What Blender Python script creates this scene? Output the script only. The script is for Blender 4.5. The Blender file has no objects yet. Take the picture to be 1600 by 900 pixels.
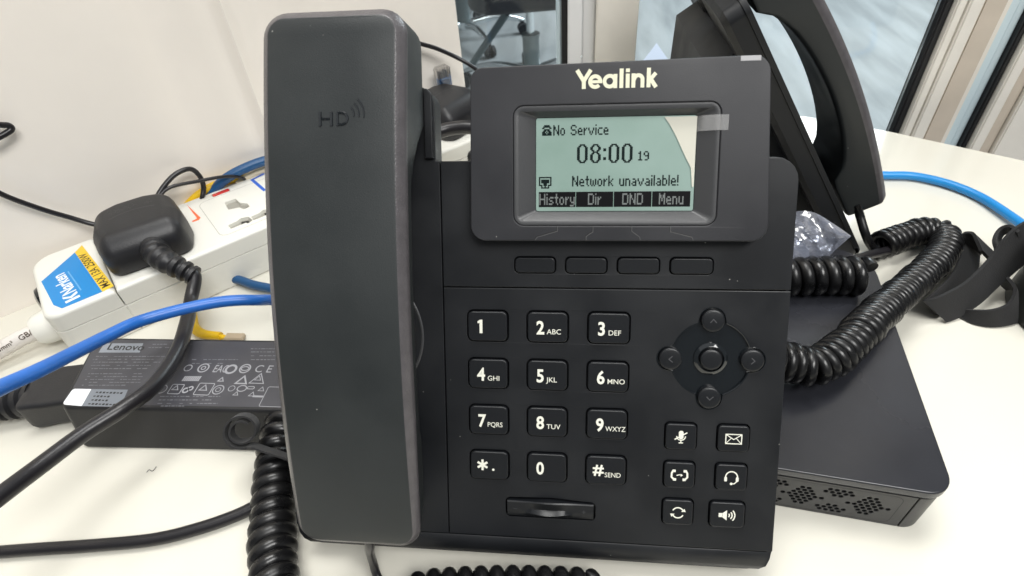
import bpy, bmesh, math, random
from mathutils import Vector, Matrix
from mathutils.geometry import tessellate_polygon
random.seed(7)
S = bpy.context.scene
C = S.collection
MM = 0.001
R_ = math.radians
# ------------------------------------------------------------------ camera
CAMPOS = Vector((20.704, -107.269, 268.210))            # millimetres
CM = Matrix(((0.99409165, 0.01117122, -0.10796753),
             (0.08769204, -0.66885398, 0.73820353),
             (-0.06396788, -0.74330986, -0.66588179)))   # image axes -> world
FPX = 893.09
cd = bpy.data.cameras.new('camera'); cam = bpy.data.objects.new('camera', cd); C.objects.link(cam)
cd.sensor_width = 36; cd.lens = FPX / 1600 * 36; cd.clip_start = .01; cd.clip_end = 60
rx, ry, rz = CM.col[0], -CM.col[1], -CM.col[2]
cam.matrix_world = Matrix(((rx[0], ry[0], rz[0], CAMPOS[0]*MM), (rx[1], ry[1], rz[1], CAMPOS[1]*MM), (rx[2], ry[2], rz[2], CAMPOS[2]*MM), (0, 0, 0, 1)))
S.camera = cam
cd.dof.use_dof = True; cd.dof.focus_distance = .285; cd.dof.aperture_fstop = 20
# ------------------------------------------------------------------ light
w = bpy.data.worlds.new('World'); S.world = w; w.use_nodes = True
w.node_tree.nodes['Background'].inputs[0].default_value = (.93, .97, 1, 1)
w.node_tree.nodes['Background'].inputs[1].default_value = .19
def area(name, loc, target, sx, sy, power, col):
    l = bpy.data.lights.new(name, 'AREA'); l.shape = 'RECTANGLE'; l.size = sx; l.size_y = sy; l.energy = power; l.color = col
    o = bpy.data.objects.new(name, l); C.objects.link(o); o.location = loc
    o.rotation_euler = (Vector(target)-Vector(loc)).to_track_quat('-Z', 'Y').to_euler()
area('overhead_light', (-.15, .45, 1.9), (0, .1, 0), 1.0, .6, 26, (1, .99, .96))
area('overhead_light', (.8, -.75, 1.75), (-.2, .2, .1), 1.2, .6, 33, (1, .99, .965))  # fill lamp added behind the camera to brighten the wall
area('ceiling_bounce', (0, -.5, 2.35), (0, -.5, 0), 3.4, 3.0, 15, (.97, .985, 1))
area('window_light', (1.6, 3.2, 1.6), (.6, 1.8, -.7), 2.0, 1.4, 95, (.92, .97, 1))
S.view_settings.view_transform = 'Standard'; S.view_settings.look = 'None'
S.view_settings.exposure = .06; S.view_settings.gamma = 1
# ------------------------------------------------------------------ geometry of sight lines to real surfaces (all mm)
def ray(px, py): return CM @ Vector(((px-800)/FPX, (py-450)/FPX, 1))
def on(px, py, z=0):                        # a point at height z above the table
    d = ray(px, py); return CAMPOS + d*((z-CAMPOS[2])/d[2])
SA = Vector((-299.7, 121.3, 0)); SL = Vector((.7229, .6909, 0)); ST = Vector((-.6909, .7229, 0))   # power strip frame
def onT(px, py, T):                         # a point T mm behind the strip's front side, towards the wall
    d = ray(px, py); return CAMPOS + d*((T-(CAMPOS-SA).dot(ST))/d.dot(ST))
def onY(px, py, y):
    d = ray(px, py); return CAMPOS + d*((y-CAMPOS[1])/d[1])
# ------------------------------------------------------------------ materials
def mat(name, col, rough=.5, bump=0, bscale=900, spec=.5, metal=0, coat=0, trans=0, alpha=1, emit=None, var=0, vscale=30, detail=3, col2=None, sheen=0, rvar=0):
    m = bpy.data.materials.new(name); m.use_nodes = True; nt = m.node_tree; b = nt.nodes['Principled BSDF']
    b.inputs['Base Color'].default_value = (*col, 1); b.inputs['Roughness'].default_value = rough
    b.inputs['Specular IOR Level'].default_value = spec; b.inputs['Metallic'].default_value = metal
    b.inputs['Coat Weight'].default_value = coat; b.inputs['Transmission Weight'].default_value = trans; b.inputs['Alpha'].default_value = alpha
    if sheen: b.inputs['Sheen Weight'].default_value = sheen
    if emit: b.inputs['Emission Color'].default_value = (*emit[0], 1); b.inputs['Emission Strength'].default_value = emit[1]
    tc = nt.nodes.new('ShaderNodeTexCoord')
    if bump:
        n = nt.nodes.new('ShaderNodeTexNoise'); n.inputs['Scale'].default_value = bscale; n.inputs['Detail'].default_value = detail
        bp = nt.nodes.new('ShaderNodeBump'); bp.inputs['Strength'].default_value = bump; bp.inputs['Distance'].default_value = .0002
        nt.links.new(tc.outputs['Object'], n.inputs['Vector']); nt.links.new(n.outputs['Fac'], bp.inputs['Height']); nt.links.new(bp.outputs[0], b.inputs['Normal'])
    if var or col2 or rvar:
        n = nt.nodes.new('ShaderNodeTexNoise'); n.inputs['Scale'].default_value = vscale; n.inputs['Detail'].default_value = 5
        nt.links.new(tc.outputs['Object'], n.inputs['Vector'])
        r = nt.nodes.new('ShaderNodeValToRGB'); r.color_ramp.elements[0].position = .36; r.color_ramp.elements[1].position = .64
        c2 = col2 or tuple(c*(1+var) for c in col); c1 = col if col2 else tuple(c*(1-var) for c in col)
        r.color_ramp.elements[0].color = (*c1, 1); r.color_ramp.elements[1].color = (*c2, 1)
        nt.links.new(n.outputs['Fac'], r.inputs[0]); nt.links.new(r.outputs[0], b.inputs['Base Color'])
        if rvar:
            mr = nt.nodes.new('ShaderNodeMapRange'); mr.inputs[1].default_value = .35; mr.inputs[2].default_value = .65
            mr.inputs[3].default_value = rough-rvar; mr.inputs[4].default_value = rough+rvar
            nt.links.new(n.outputs['Fac'], mr.inputs[0]); nt.links.new(mr.outputs[0], b.inputs['Roughness'])
    return m
def add_specks(m, scale=260, thr=.055, col=(.35, .34, .32)):
    nt = m.node_tree; b = nt.nodes['Principled BSDF']; tc = nt.nodes.new('ShaderNodeTexCoord')
    v = nt.nodes.new('ShaderNodeTexVoronoi'); v.inputs['Scale'].default_value = scale
    wn = nt.nodes.new('ShaderNodeTexNoise'); wn.inputs['Scale'].default_value = 45
    lt = nt.nodes.new('ShaderNodeMath'); lt.operation = 'LESS_THAN'; lt.inputs[1].default_value = thr
    g = nt.nodes.new('ShaderNodeMath'); g.operation = 'GREATER_THAN'; g.inputs[1].default_value = .60
    mu = nt.nodes.new('ShaderNodeMath'); mu.operation = 'MULTIPLY'; mx = nt.nodes.new('ShaderNodeMix'); mx.data_type = 'RGBA'
    nt.links.new(tc.outputs['Object'], v.inputs['Vector']); nt.links.new(tc.outputs['Object'], wn.inputs['Vector'])
    nt.links.new(v.outputs['Distance'], lt.inputs[0]); nt.links.new(wn.outputs['Fac'], g.inputs[0])
    nt.links.new(lt.outputs[0], mu.inputs[0]); nt.links.new(g.outputs[0], mu.inputs[1]); nt.links.new(mu.outputs[0], mx.inputs['Factor'])
    src = b.inputs['Base Color'].links[0].from_socket if b.inputs['Base Color'].links else None
    if src: nt.links.new(src, mx.inputs['A'])
    else: mx.inputs['A'].default_value = b.inputs['Base Color'].default_value
    mx.inputs['B'].default_value = (*col, 1); nt.links.new(mx.outputs['Result'], b.inputs['Base Color'])
M = dict(
 body=mat('matt_black_plastic', (.0095, .0105, .0125), .45, .15, 2600, spec=.40, var=.14, vscale=26, rvar=.09),
 module=mat('dark_grey_plastic', (.022, .0225, .026), .42, .15, 2600, spec=.42, var=.1, vscale=26, rvar=.08),
 shell=mat('handset_plastic', (.020, .0235, .0245), .42, .25, 2200, spec=.46, var=.12, vscale=20, rvar=.10),
 edge=mat('handset_edge_plastic', (.080, .074, .079), .30, .8, 1500, var=.1, vscale=200),
 core=mat('shadow_black_plastic', (.006, .006, .007), .6),
 key=mat('key_plastic', (.008, .009, .011), .36, .2, 2600, spec=.42),
 gloss=mat('gloss_black_plastic', (.006, .008, .010), .09, coat=.5),
 cord=mat('coiled_cord_vinyl', (.0055, .0055, .006), .31, .25, 500, rvar=.08, vscale=150),
 cable=mat('black_cable_vinyl', (.012, .011, .013), .33, .3, 700),
 rubber=mat('plug_rubber', (.013, .013, .015), .42, .5, 900, var=.15, vscale=80),
 brick=mat('adapter_plastic', (.014, .014, .0155), .42, .4, 1600, var=.1, vscale=60),
 blabel=mat('adapter_label_grey', (.055, .055, .064), .33, .15, 1200, var=.12, vscale=40),
 bprint=mat('adapter_print_grey', (.30, .30, .32), .4),
 box=mat('box_lid_black', (.021, .022, .027), .25, .12, 1800, var=.15, vscale=18, rvar=.07),
 boxside=mat('box_side_black', (.012, .012, .013), .38, .25, 1800),
 print_=mat('key_legend_print', (.80, .80, .70), .5),
 logo=mat('logo_print', (.70, .69, .52), .4),
 lcd=mat('lcd_grey_green', (.245, .335, .295), .28, emit=((.31, .43, .38), .20), col2=(.33, .42, .39), vscale=25),
 lcdink=mat('lcd_dark_pixel', (.005, .013, .013), .5, spec=.15),
 lcdbar=mat('lcd_black_bar', (.006, .005, .007), .45, spec=.15),
 lcdtxt=mat('lcd_light_pixel', (.24, .25, .25), .5),
 arrow=mat('arrow_grey', (.075, .075, .08), .3),
 bezel=mat('bezel_plastic', (.046, .047, .050), .38, .3, 2600),
 white=mat('white_plastic', (.78, .77, .71), .33, .1, 400, var=.03, vscale=14),
 whitecable=mat('white_cable_vinyl', (.70, .66, .62), .42, .2, 400, var=.05),
 grey=mat('socket_shutter_grey', (.33, .32, .28), .5),
 hole=mat('dark_hole', (.02, .018, .015), .7),
 stblue=mat('sticker_blue', (.006, .24, .62), .28), styel=mat('sticker_yellow', (.82, .55, .03), .3),
 stblack=mat('sticker_black_print', (.05, .03, .01), .5), stwhite=mat('sticker_white_print', (.82, .85, .88), .4), stlight=mat('sticker_pale_blue_print', (.22, .5, .78), .4),
 blue=mat('blue_cable_vinyl', (.018, .135, .50), .34, .25, 500, var=.12, vscale=40),
 blue2=mat('bright_blue_cable_vinyl', (.015, .26, .66), .36, .2, 500, var=.06),
 blue3=mat('dark_blue_cable_vinyl', (.010, .075, .20), .4, .2, 500),
 yellow=mat('yellow_cable_vinyl', (.80, .50, .01), .38, .2, 400, var=.1, vscale=60),
 orange=mat('orange_print', (.85, .16, .05), .4), printblue=mat('blue_print', (.03, .13, .60), .4), neon=mat('red_lamp_lens', (.62, .03, .02), .15, coat=.5),
 gold=mat('plug_contact_metal', (.46, .37, .26), .35, metal=.2),
 table=mat('table_white_laminate', (.70, .68, .60), .17, .05, 30, var=.02, vscale=7, rvar=.07),
 wall=mat('painted_wall', (.90, .845, .775), .62, .6, 90, var=.022, vscale=9),
 frame=mat('cream_door_frame', (.84, .80, .73), .42, .1, 50, var=.03), framew=mat('white_door_frame', (.82, .82, .82), .4, .1, 50),
 tan=mat('tan_door_frame', (.62, .54, .45), .45, .1, 50, var=.05), bluew=mat('pale_blue_edge_strip', (.62, .74, .79), .3),
 gasket=mat('black_rubber_gasket', (.008, .008, .010), .5),
 floor=mat('blue_grey_carpet', (.34, .355, .36), .85, .5, 60, col2=(.46, .48, .487), vscale=2.2),
 chrome=mat('chrome', (.86, .90, .92), .22, metal=1), steel=mat('grey_painted_steel', (.16, .20, .21), .4, metal=.3),
 fabric=mat('black_chair_fabric', (.012, .014, .020), .8, .8, 300, sheen=.2),
 strap=mat('black_hook_strap', (.008, .008, .009), .75, 1, 1500, sheen=.1),
 cup=mat('dark_grey_casing', (.026, .028, .026), .45, .2, 600),
 sheet=mat('white_paper', (.62, .66, .80), .6),
)
nt = M['floor'].node_tree; mp = nt.nodes.new('ShaderNodeMapping'); mp.inputs['Scale'].default_value = (5.5, .9, 1); mp.inputs['Rotation'].default_value = (0, 0, .35)
tcn = [n for n in nt.nodes if n.type == 'TEX_COORD'][0]; nt.links.new(tcn.outputs['Object'], mp.inputs[0])
for n in nt.nodes:
    if n.type == 'TEX_NOISE' and n.inputs['Scale'].default_value < 10: nt.links.new(mp.outputs[0], n.inputs['Vector'])
add_specks(M['body']); add_specks(M['shell'], 240); add_specks(M['module'], 250, .05)
def clear(name, col, rough, fac, bump=0, bscale=60, ior=1.5):
    m = bpy.data.materials.new(name); m.use_nodes = True; nt = m.node_tree; nt.nodes.remove(nt.nodes['Principled BSDF'])
    out = nt.nodes['Material Output']; t = nt.nodes.new('ShaderNodeBsdfTransparent'); g = nt.nodes.new('ShaderNodeBsdfGlossy'); mx = nt.nodes.new('ShaderNodeMixShader')
    t.inputs[0].default_value = (*col, 1); g.inputs['Roughness'].default_value = rough; f = nt.nodes.new('ShaderNodeFresnel'); f.inputs[0].default_value = ior
    ad = nt.nodes.new('ShaderNodeMath'); ad.operation = 'ADD'; ad.inputs[1].default_value = fac
    nt.links.new(f.outputs[0], ad.inputs[0]); nt.links.new(ad.outputs[0], mx.inputs[0]); nt.links.new(t.outputs[0], mx.inputs[1]); nt.links.new(g.outputs[0], mx.inputs[2]); nt.links.new(mx.outputs[0], out.inputs[0])
    if bump:
        tc = nt.nodes.new('ShaderNodeTexCoord'); n = nt.nodes.new('ShaderNodeTexNoise'); n.inputs['Scale'].default_value = bscale
        b = nt.nodes.new('ShaderNodeBump'); b.inputs['Strength'].default_value = bump; b.inputs['Distance'].default_value = .003
        nt.links.new(tc.outputs['Object'], n.inputs[0]); nt.links.new(n.outputs[0], b.inputs['Height']); nt.links.new(b.outputs[0], g.inputs['Normal']); nt.links.new(b.outputs[0], f.inputs['Normal'])
    return m
M['glass'] = clear('window_glass', (.93, .97, .98), .02, .0)
M['bag'] = clear('crinkled_clear_plastic', (.74, .77, .84), .16, .12, .6, 90)
nt = M['bag'].node_tree; o_ = nt.nodes['Material Output']; src = o_.inputs[0].links[0].from_socket; df = nt.nodes.new('ShaderNodeBsdfTranslucent'); df.inputs[0].default_value = (.62, .65, .74, 1); d2 = nt.nodes.new('ShaderNodeBsdfDiffuse'); d2.inputs[0].default_value = (.5, .52, .6, 1)
a_ = nt.nodes.new('ShaderNodeAddShader'); m_ = nt.nodes.new('ShaderNodeMixShader'); m_.inputs[0].default_value = .13; nt.links.new(df.outputs[0], a_.inputs[0]); nt.links.new(d2.outputs[0], a_.inputs[1]); nt.links.new(src, m_.inputs[1]); nt.links.new(a_.outputs[0], m_.inputs[2]); nt.links.new(m_.outputs[0], o_.inputs[0])
M['lens'] = clear('clear_screen_cover', (.96, .98, .97), .05, -.01, ior=1.22)
M['rj'] = clear('clear_plug_plastic', (.86, .85, .84), .08, .10)
m = mat('film_cream_glare', (.72, .69, .60), .25, alpha=.80); M['film'] = m  # cream reflection on the film is painted in as its colour
m = mat('thin_clear_film', (.60, .60, .60), .2, alpha=.34); M['filmtab'] = m
# ------------------------------------------------------------------ mesh helpers (mm in, metres out)
def finish(bm, name, material, parent=None, smooth=35, tris=False):
    bmesh.ops.recalc_face_normals(bm, faces=bm.faces)
    me = bpy.data.meshes.new(name)
    for v in bm.verts: v.co *= MM
    bm.to_mesh(me); bm.free()
    if smooth: me.shade_smooth(); me.set_sharp_from_angle(angle=R_(smooth))
    me.materials.append(M[material] if isinstance(material, str) else material)
    o = bpy.data.objects.new(name, me); C.objects.link(o)
    if smooth and smooth <= 45:
        wn = o.modifiers.new('weighted_normal', 'WEIGHTED_NORMAL'); wn.keep_sharp = True; wn.weight = 80
    if parent: o.parent = parent
    return o
def flat(bm, name, material, parent=None):             # printed layers keep their own facing
    me = bpy.data.meshes.new(name)
    for v in bm.verts: v.co *= MM
    bm.to_mesh(me); bm.free(); me.materials.append(M[material] if isinstance(material, str) else material)
    o = bpy.data.objects.new(name, me); C.objects.link(o)
    if parent: o.parent = parent
    return o
def tag(o, label=None, cat=None, group=None, kind=None):
    if label: o['label'] = label
    if cat: o['category'] = cat
    if group: o['group'] = group
    if kind: o['kind'] = kind
    return o
def empty(name, loc_mm=(0, 0, 0), rot=None):
    o = bpy.data.objects.new(name, None); C.objects.link(o); o.empty_display_size = .02
    mw = Matrix.Translation(Vector(loc_mm)*MM)
    if rot is not None: mw = mw @ rot.to_4x4()
    o.matrix_world = mw; return o
def rp(pts, rs, i=0, n=5):                              # rounded polygon (ccw), inset by i
    N = len(pts); P = [Vector(p[:2]) for p in pts]
    if not hasattr(rs, '__len__'): rs = [rs]*N
    off = []
    for k in range(N):
        a, b, c = P[k-1], P[k], P[(k+1) % N]
        d1 = (b-a).normalized(); d2 = (c-b).normalized(); n1 = Vector((-d1.y, d1.x)); n2 = Vector((-d2.y, d2.x))
        den = 1+n1.dot(n2); q = b + (n1+n2)*(i/den)
        cr = d1.x*d2.y-d1.y*d2.x; r = rs[k]-i if cr > 0 else rs[k]+i
        off.append((q, d1, d2, max(r, .02), cr))
    out = []
    for q, d1, d2, r, cr in off:
        ang = math.acos(max(-1, min(1, d1.dot(d2))))
        if ang < 1e-3: out += [q.copy()]*1; continue
        t = r*math.tan(ang/2); s = q-d1*t; sg = 1 if cr > 0 else -1
        cen = s + Vector((-d1.y, d1.x))*r*sg; st = s-cen
        for k in range(n+1):
            a = ang*k/n*sg; out.append(cen+Vector((st.x*math.cos(a)-st.y*math.sin(a), st.x*math.sin(a)+st.y*math.cos(a))))
    return out
def rr(cx, cy, w_, h_, r, i=0, n=5):
    x, y = w_/2, h_/2
    return rp([(cx-x, cy-y), (cx+x, cy-y), (cx+x, cy+y), (cx-x, cy+y)], r, i, n)
def circ(cx, cy, r, n=28): return [Vector((cx+r*math.cos(2*math.pi*k/n), cy+r*math.sin(2*math.pi*k/n))) for k in range(n)]
def loft(bm, rings, cap0=True, cap1=True):              # rings: lists of 3-vectors of equal count
    vs = [[bm.verts.new(p) for p in r] for r in rings]; n = len(vs[0])
    for a, b in zip(vs, vs[1:]):
        for k in range(n): bm.faces.new((a[k], a[(k+1) % n], b[(k+1) % n], b[k]))
    if cap0: bm.faces.new(vs[0][::-1])
    if cap1: bm.faces.new(vs[-1])
    return vs
def z3(pts, z): return [Vector((p[0], p[1], z)) for p in pts]
def slab(bm, fn, z0, z1, b=.5, seg=3, b0=0):            # fn(inset) -> outline
    rings = []
    if b0:
        for k in range(seg): a = k/seg*math.pi/2; rings.append(z3(fn(b0*(1-math.sin(a))), z0+b0*(1-math.cos(a))))
    rings.append(z3(fn(0), z0+b0)); rings.append(z3(fn(0), z1-b))
    for k in range(1, seg+1):
        a = k/seg*math.pi/2; rings.append(z3(fn(b*(1-math.cos(a))), z1-b+b*math.sin(a)))
    loft(bm, rings)
def cutplate(bm, outer, holes, z0, z1, b=.35, seg=2, hb=None):   # plate with real holes
    top = []; bot = []
    for idx, fn in enumerate([outer]+holes):
        sg = 1 if idx == 0 else -1; b_ = b if idx == 0 or hb is None else hb; rings = [fn(0), fn(0)]; zs = [z0, z1-b_]
        for k in range(1, seg+1):
            a = k/seg*math.pi/2; rings.append(fn(sg*b_*(1-math.cos(a)))); zs.append(z1-b_+b_*math.sin(a))
        vs = [[bm.verts.new((p[0], p[1], z)) for p in r] for r, z in zip(rings, zs)]; n = len(vs[0])
        for p_, q_ in zip(vs, vs[1:]):
            for k in range(n):
                f = (p_[k], p_[(k+1) % n], q_[(k+1) % n], q_[k]); bm.faces.new(f if idx == 0 else f[::-1])
        top.append(vs[-1]); bot.append(vs[0])
    for loops in (top, bot):
        flatv = [v for l in loops for v in l]
        for t in tessellate_polygon([[v.co.copy() for v in l] for l in loops]):
            try: bm.faces.new([flatv[k] for k in t])
            except ValueError: pass
def box(bm, x0, x1, y0, y1, z0, z1):
    loft(bm, [[Vector(p) for p in ((x0, y0, z), (x1, y0, z), (x1, y1, z), (x0, y1, z))] for z in (z0, z1)])
def spline(pts, per=12):                                # Catmull-Rom
    P = [Vector(p) for p in pts]; P = [2*P[0]-P[1]] + P + [2*P[-1]-P[-2]]; out = []
    for k in range(1, len(P)-2):
        p0, p1, p2, p3 = P[k-1:k+3]
        for j in range(per):
            t = j/per; out.append(.5*((2*p1)+(-p0+p2)*t+(2*p0-5*p1+4*p2-p3)*t*t+(-p0+3*p1-3*p2+p3)*t**3))
    out.append(P[-2].copy()); return out
def frames(pts):
    N = len(pts); T = [(pts[min(k+1, N-1)]-pts[max(k-1, 0)]).normalized() for k in range(N)]
    n = T[0].orthogonal().normalized(); fr = []
    for t in T:
        n = (n-t*n.dot(t)).normalized(); fr.append((t, n, t.cross(n)))
    return fr
def tube(bm, pts, r, n=12, sx=1):
    fr = frames(pts); rings = []
    for k, (p, (t, a, b)) in enumerate(zip(pts, fr)):
        q = r[k] if hasattr(r, '__len__') else r
        rings.append([p+(a*math.cos(2*math.pi*j/n)*sx+b*math.sin(2*math.pi*j/n))*q for j in range(n)])
    loft(bm, rings)
def cable(name, pts, r, material, parent=None, per=12, n=12):
    bm = bmesh.new(); tube(bm, spline(pts, per), r, n); return finish(bm, name, material, parent, 60)
def coil(name, pts, R, wr, pitch, material='cord', parent=None, n=14, tail0=None, tail1=None, ph=0, jit=.0):
    sp = spline(pts, 40); L = [0]
    for a, b in zip(sp, sp[1:]): L.append(L[-1]+(b-a).length)
    fr = frames(sp); out = []; tot = L[-1]; turns = tot/pitch; steps = int(turns*28); k = 0
    for j in range(steps+1):
        s = tot*j/steps
        while k < len(L)-2 and L[k+1] < s: k += 1
        f = (s-L[k])/max(L[k+1]-L[k], 1e-6); c = sp[k].lerp(sp[k+1], f); t, a, b = fr[k]; t2, a2, b2 = fr[k+1]
        a = a.lerp(a2, f); b = b.lerp(b2, f); th = 2*math.pi*s/pitch+ph
        rr_ = R*(1+jit*math.sin(s*.21)+jit*.6*math.sin(s*.83)); out.append(c+(a*math.cos(th)+b*math.sin(th))*rr_)
    if tail0: out = spline(list(tail0)+[out[0]], 8)[:-1]+out
    if tail1: out = out+spline([out[-1]]+list(tail1), 8)[1:]
    bm = bmesh.new(); tube(bm, out, wr, n); return finish(bm, name, material, parent, 60)
def lathe(bm, prof, n=32, ax=Matrix.Identity(4)):
    loft(bm, [[ax @ Vector((r*math.cos(2*math.pi*k/n), r*math.sin(2*math.pi*k/n), z)) for k in range(n)] for r, z in prof])
def ribbon2(bm, pts, w_, z, close=False):               # flat printed stroke
    P = [Vector(p[:2]) for p in pts]; N = len(P); L = []; R = []
    for k in range(N):
        if close: d1 = (P[k]-P[k-1]).normalized(); d2 = (P[(k+1) % N]-P[k]).normalized()
        else:
            d1 = (P[k]-P[k-1]).normalized() if k else (P[1]-P[0]).normalized(); d2 = (P[k+1]-P[k]).normalized() if k < N-1 else d1
        n1 = Vector((-d1.y, d1.x)); n2 = Vector((-d2.y, d2.x)); den = max(1+n1.dot(n2), .35); o = (n1+n2)*(w_/2/den)
        L.append(bm.verts.new((*(P[k]+o), z))); R.append(bm.verts.new((*(P[k]-o), z)))
    for k in range(N if close else N-1):
        j = (k+1) % N; bm.faces.new((R[k], R[j], L[j], L[k]))
def poly2(bm, pts, z): bm.faces.new([bm.verts.new((p[0], p[1], z)) for p in pts])
def arc(cx, cy, r, a0, a1, n=12): return [(cx+r*math.cos(R_(a0+(a1-a0)*k/n)), cy+r*math.sin(R_(a0+(a1-a0)*k/n))) for k in range(n+1)]
def text_bm(s, size, off=0, space=1.0, align='LEFT'):   # lettering outlines, mm, origin at its left baseline
    c = bpy.data.curves.new('lettering', 'FONT'); c.body = s; c.size = size; c.offset = off; c.space_character = space; c.align_x = align; c.resolution_u = 3
    o = bpy.data.objects.new('lettering', c); me = o.to_mesh(); bm = bmesh.new(); bm.from_mesh(me); o.to_mesh_clear()
    bpy.data.objects.remove(o); bpy.data.curves.remove(c); return bm
def text(s, size, x, y, z, name, material, parent, off=0, space=1, align='LEFT', sx=1, rot=0, shear=0):
    bm = text_bm(s, size, off, space, align); c, s_ = math.cos(rot), math.sin(rot)
    for v in bm.verts:
        a, b = (v.co.x+shear*v.co.y)*sx, v.co.y; v.co = Vector((x+a*c-b*s_, y+a*s_+b*c, z))
    return flat(bm, name, material, parent)
def copy_tree(o, parent=None):
    c = o.copy(); C.objects.link(c)
    if parent: c.parent = parent
    for ch in list(o.children): copy_tree(ch, c)
    return c
# ================================================================== THE SETTING
# table top
def table_outline(i=0):
    p0 = SA+ST*87-SL*560; p1 = SA+ST*87+SL*420
    pts = [(-900, -420), (560, -420), (660, -60), (585, 150), (500, 268), (396, 358), (311, 414), (240, 452), (p1.x+60, 462), (p1.x, p1.y), (p0.x, p0.y)]
    return rp(pts, [20, 80, 60, 60, 60, 60, 60, 60, 20, 1, 1], i, 4)
bm = bmesh.new(); slab(bm, table_outline, -25, 0, 1.2, 3)
tb = finish(bm, 'white_table', 'table'); tag(tb, 'round edged white table top that everything stands on', 'table')
bm = bmesh.new(); box(bm, -4000, 6000, -1500, 9000, -760, -740); tag(finish(bm, 'floor', 'floor'), kind='structure')
# painted wall behind the power strip: relief profile swept upwards
WEND = onT(718, 60, 87); s_end = (WEND-SA).dot(SL)
def relief(s):
    d = 0
    for px, amp, wd in ((372, 7.5, 5), (394, 4.5, 9), (255, -4, 12), (300, -3, 16), (340, 3.2, 14), (455, 3.5, 12), (520, -3, 14), (690, 1.5, 8)):
        c = (onT(px, 90, 87)-SA).dot(SL); d += amp*math.exp(-((s-c)/wd)**2)
    return d
bm = bmesh.new(); ss = [-900+k*40 for k in range(16)]; s = ss[-1]
while s < s_end-3: s += 3; ss.append(s)
ss[-1] = s_end
front = [SA+SL*s+ST*(87-relief(s)) for s in ss]; back = [front[-1]+ST*70, front[0]+ST*70]
loft(bm, [[Vector((p.x, p.y, z)) for p in front+back] for z in (-740, 900)])
tag(finish(bm, 'painted_wall', 'wall', None, 50), 'cream painted wall with uneven vertical ridges beside the power strip', 'wall')
# glass partition beyond the table
PY = lambda x: 486-.10*x
def onP(px, py):
    d = ray(px, py); t = (486-.10*CAMPOS[0]-CAMPOS[1])/(d[1]+.10*d[0]); return CAMPOS+d*t
gp = empty('glass_partition', (0, 486, -740)); tag(gp, 'glazed partition with white and cream frames behind the table', 'partition')
def post(px0, px1, y, dy0, dy1, name, material, pyr=50):
    a = onP(px0, pyr).x; b = onP(px1, pyr).x; bm = bmesh.new()
    loft(bm, [[Vector((x, (PY(x)-486)+d, z)) for x, d in ((a, dy0), (b, dy0), (b, dy1), (a, dy1))] for z in (0, 1700)])
    bmesh.ops.bevel(bm, geom=[e for e in bm.edges if abs(e.verts[0].co.z-e.verts[1].co.z) > 10], offset=1.2, segments=2, affect='EDGES')
    return finish(bm, name, material, gp, 30)
post(869, 877.5, 50, -3, 6, 'edge_strip', 'bluew'); post(877.8, 887, 50, -8, 8, 'gasket', 'gasket')
post(887.3, 909, 50, -16, 8, 'post', 'framew'); post(909.5, 929, 50, -11, 8, 'post', 'framew'); post(929.5, 992, 50, -22, 8, 'post', 'frame')
Y2 = 130
post(1420, 1431.5, 0, -6, 8, 'gasket', 'gasket', Y2); post(1431.8, 1446, 0, -12, 8, 'post', 'frame', Y2); post(1446.2, 1466, 0, -15, 8, 'post', 'frame', Y2)
post(1467, 1500, 0, -13, 8, 'post', 'tan', Y2); post(1500.3, 1511, 0, -9, 8, 'post', 'frame', Y2); post(1511.3, 1529, 0, -3, 8, 'edge_strip', 'bluew', Y2); post(1529.3, 1544, 0, 0, 8, 'edge_strip', 'bluew', Y2)
post(1544.3, 1553.5, 0, -6, 8, 'gasket', 'gasket', Y2); post(1553.8, 1572, 0, -12, 8, 'post', 'frame', Y2); post(1572.3, 1592, 0, -9, 8, 'post', 'tan', Y2); post(1592.3, 1760, 0, -14, 8, 'post', 'frame', Y2)
def pane(a, b):
    bm = bmesh.new(); loft(bm, [[Vector((x, PY(x)-486+d, z)) for x, d in ((a, 1), (b, 1), (b, 4), (a, 4))] for z in (0, 1700)]); return finish(bm, 'glass_pane', 'glass', gp, 0)
pane(WEND.x-60, onP(868.5, 50).x); pane(onP(992.4, 50).x, onP(1419.5, Y2).x)
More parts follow.
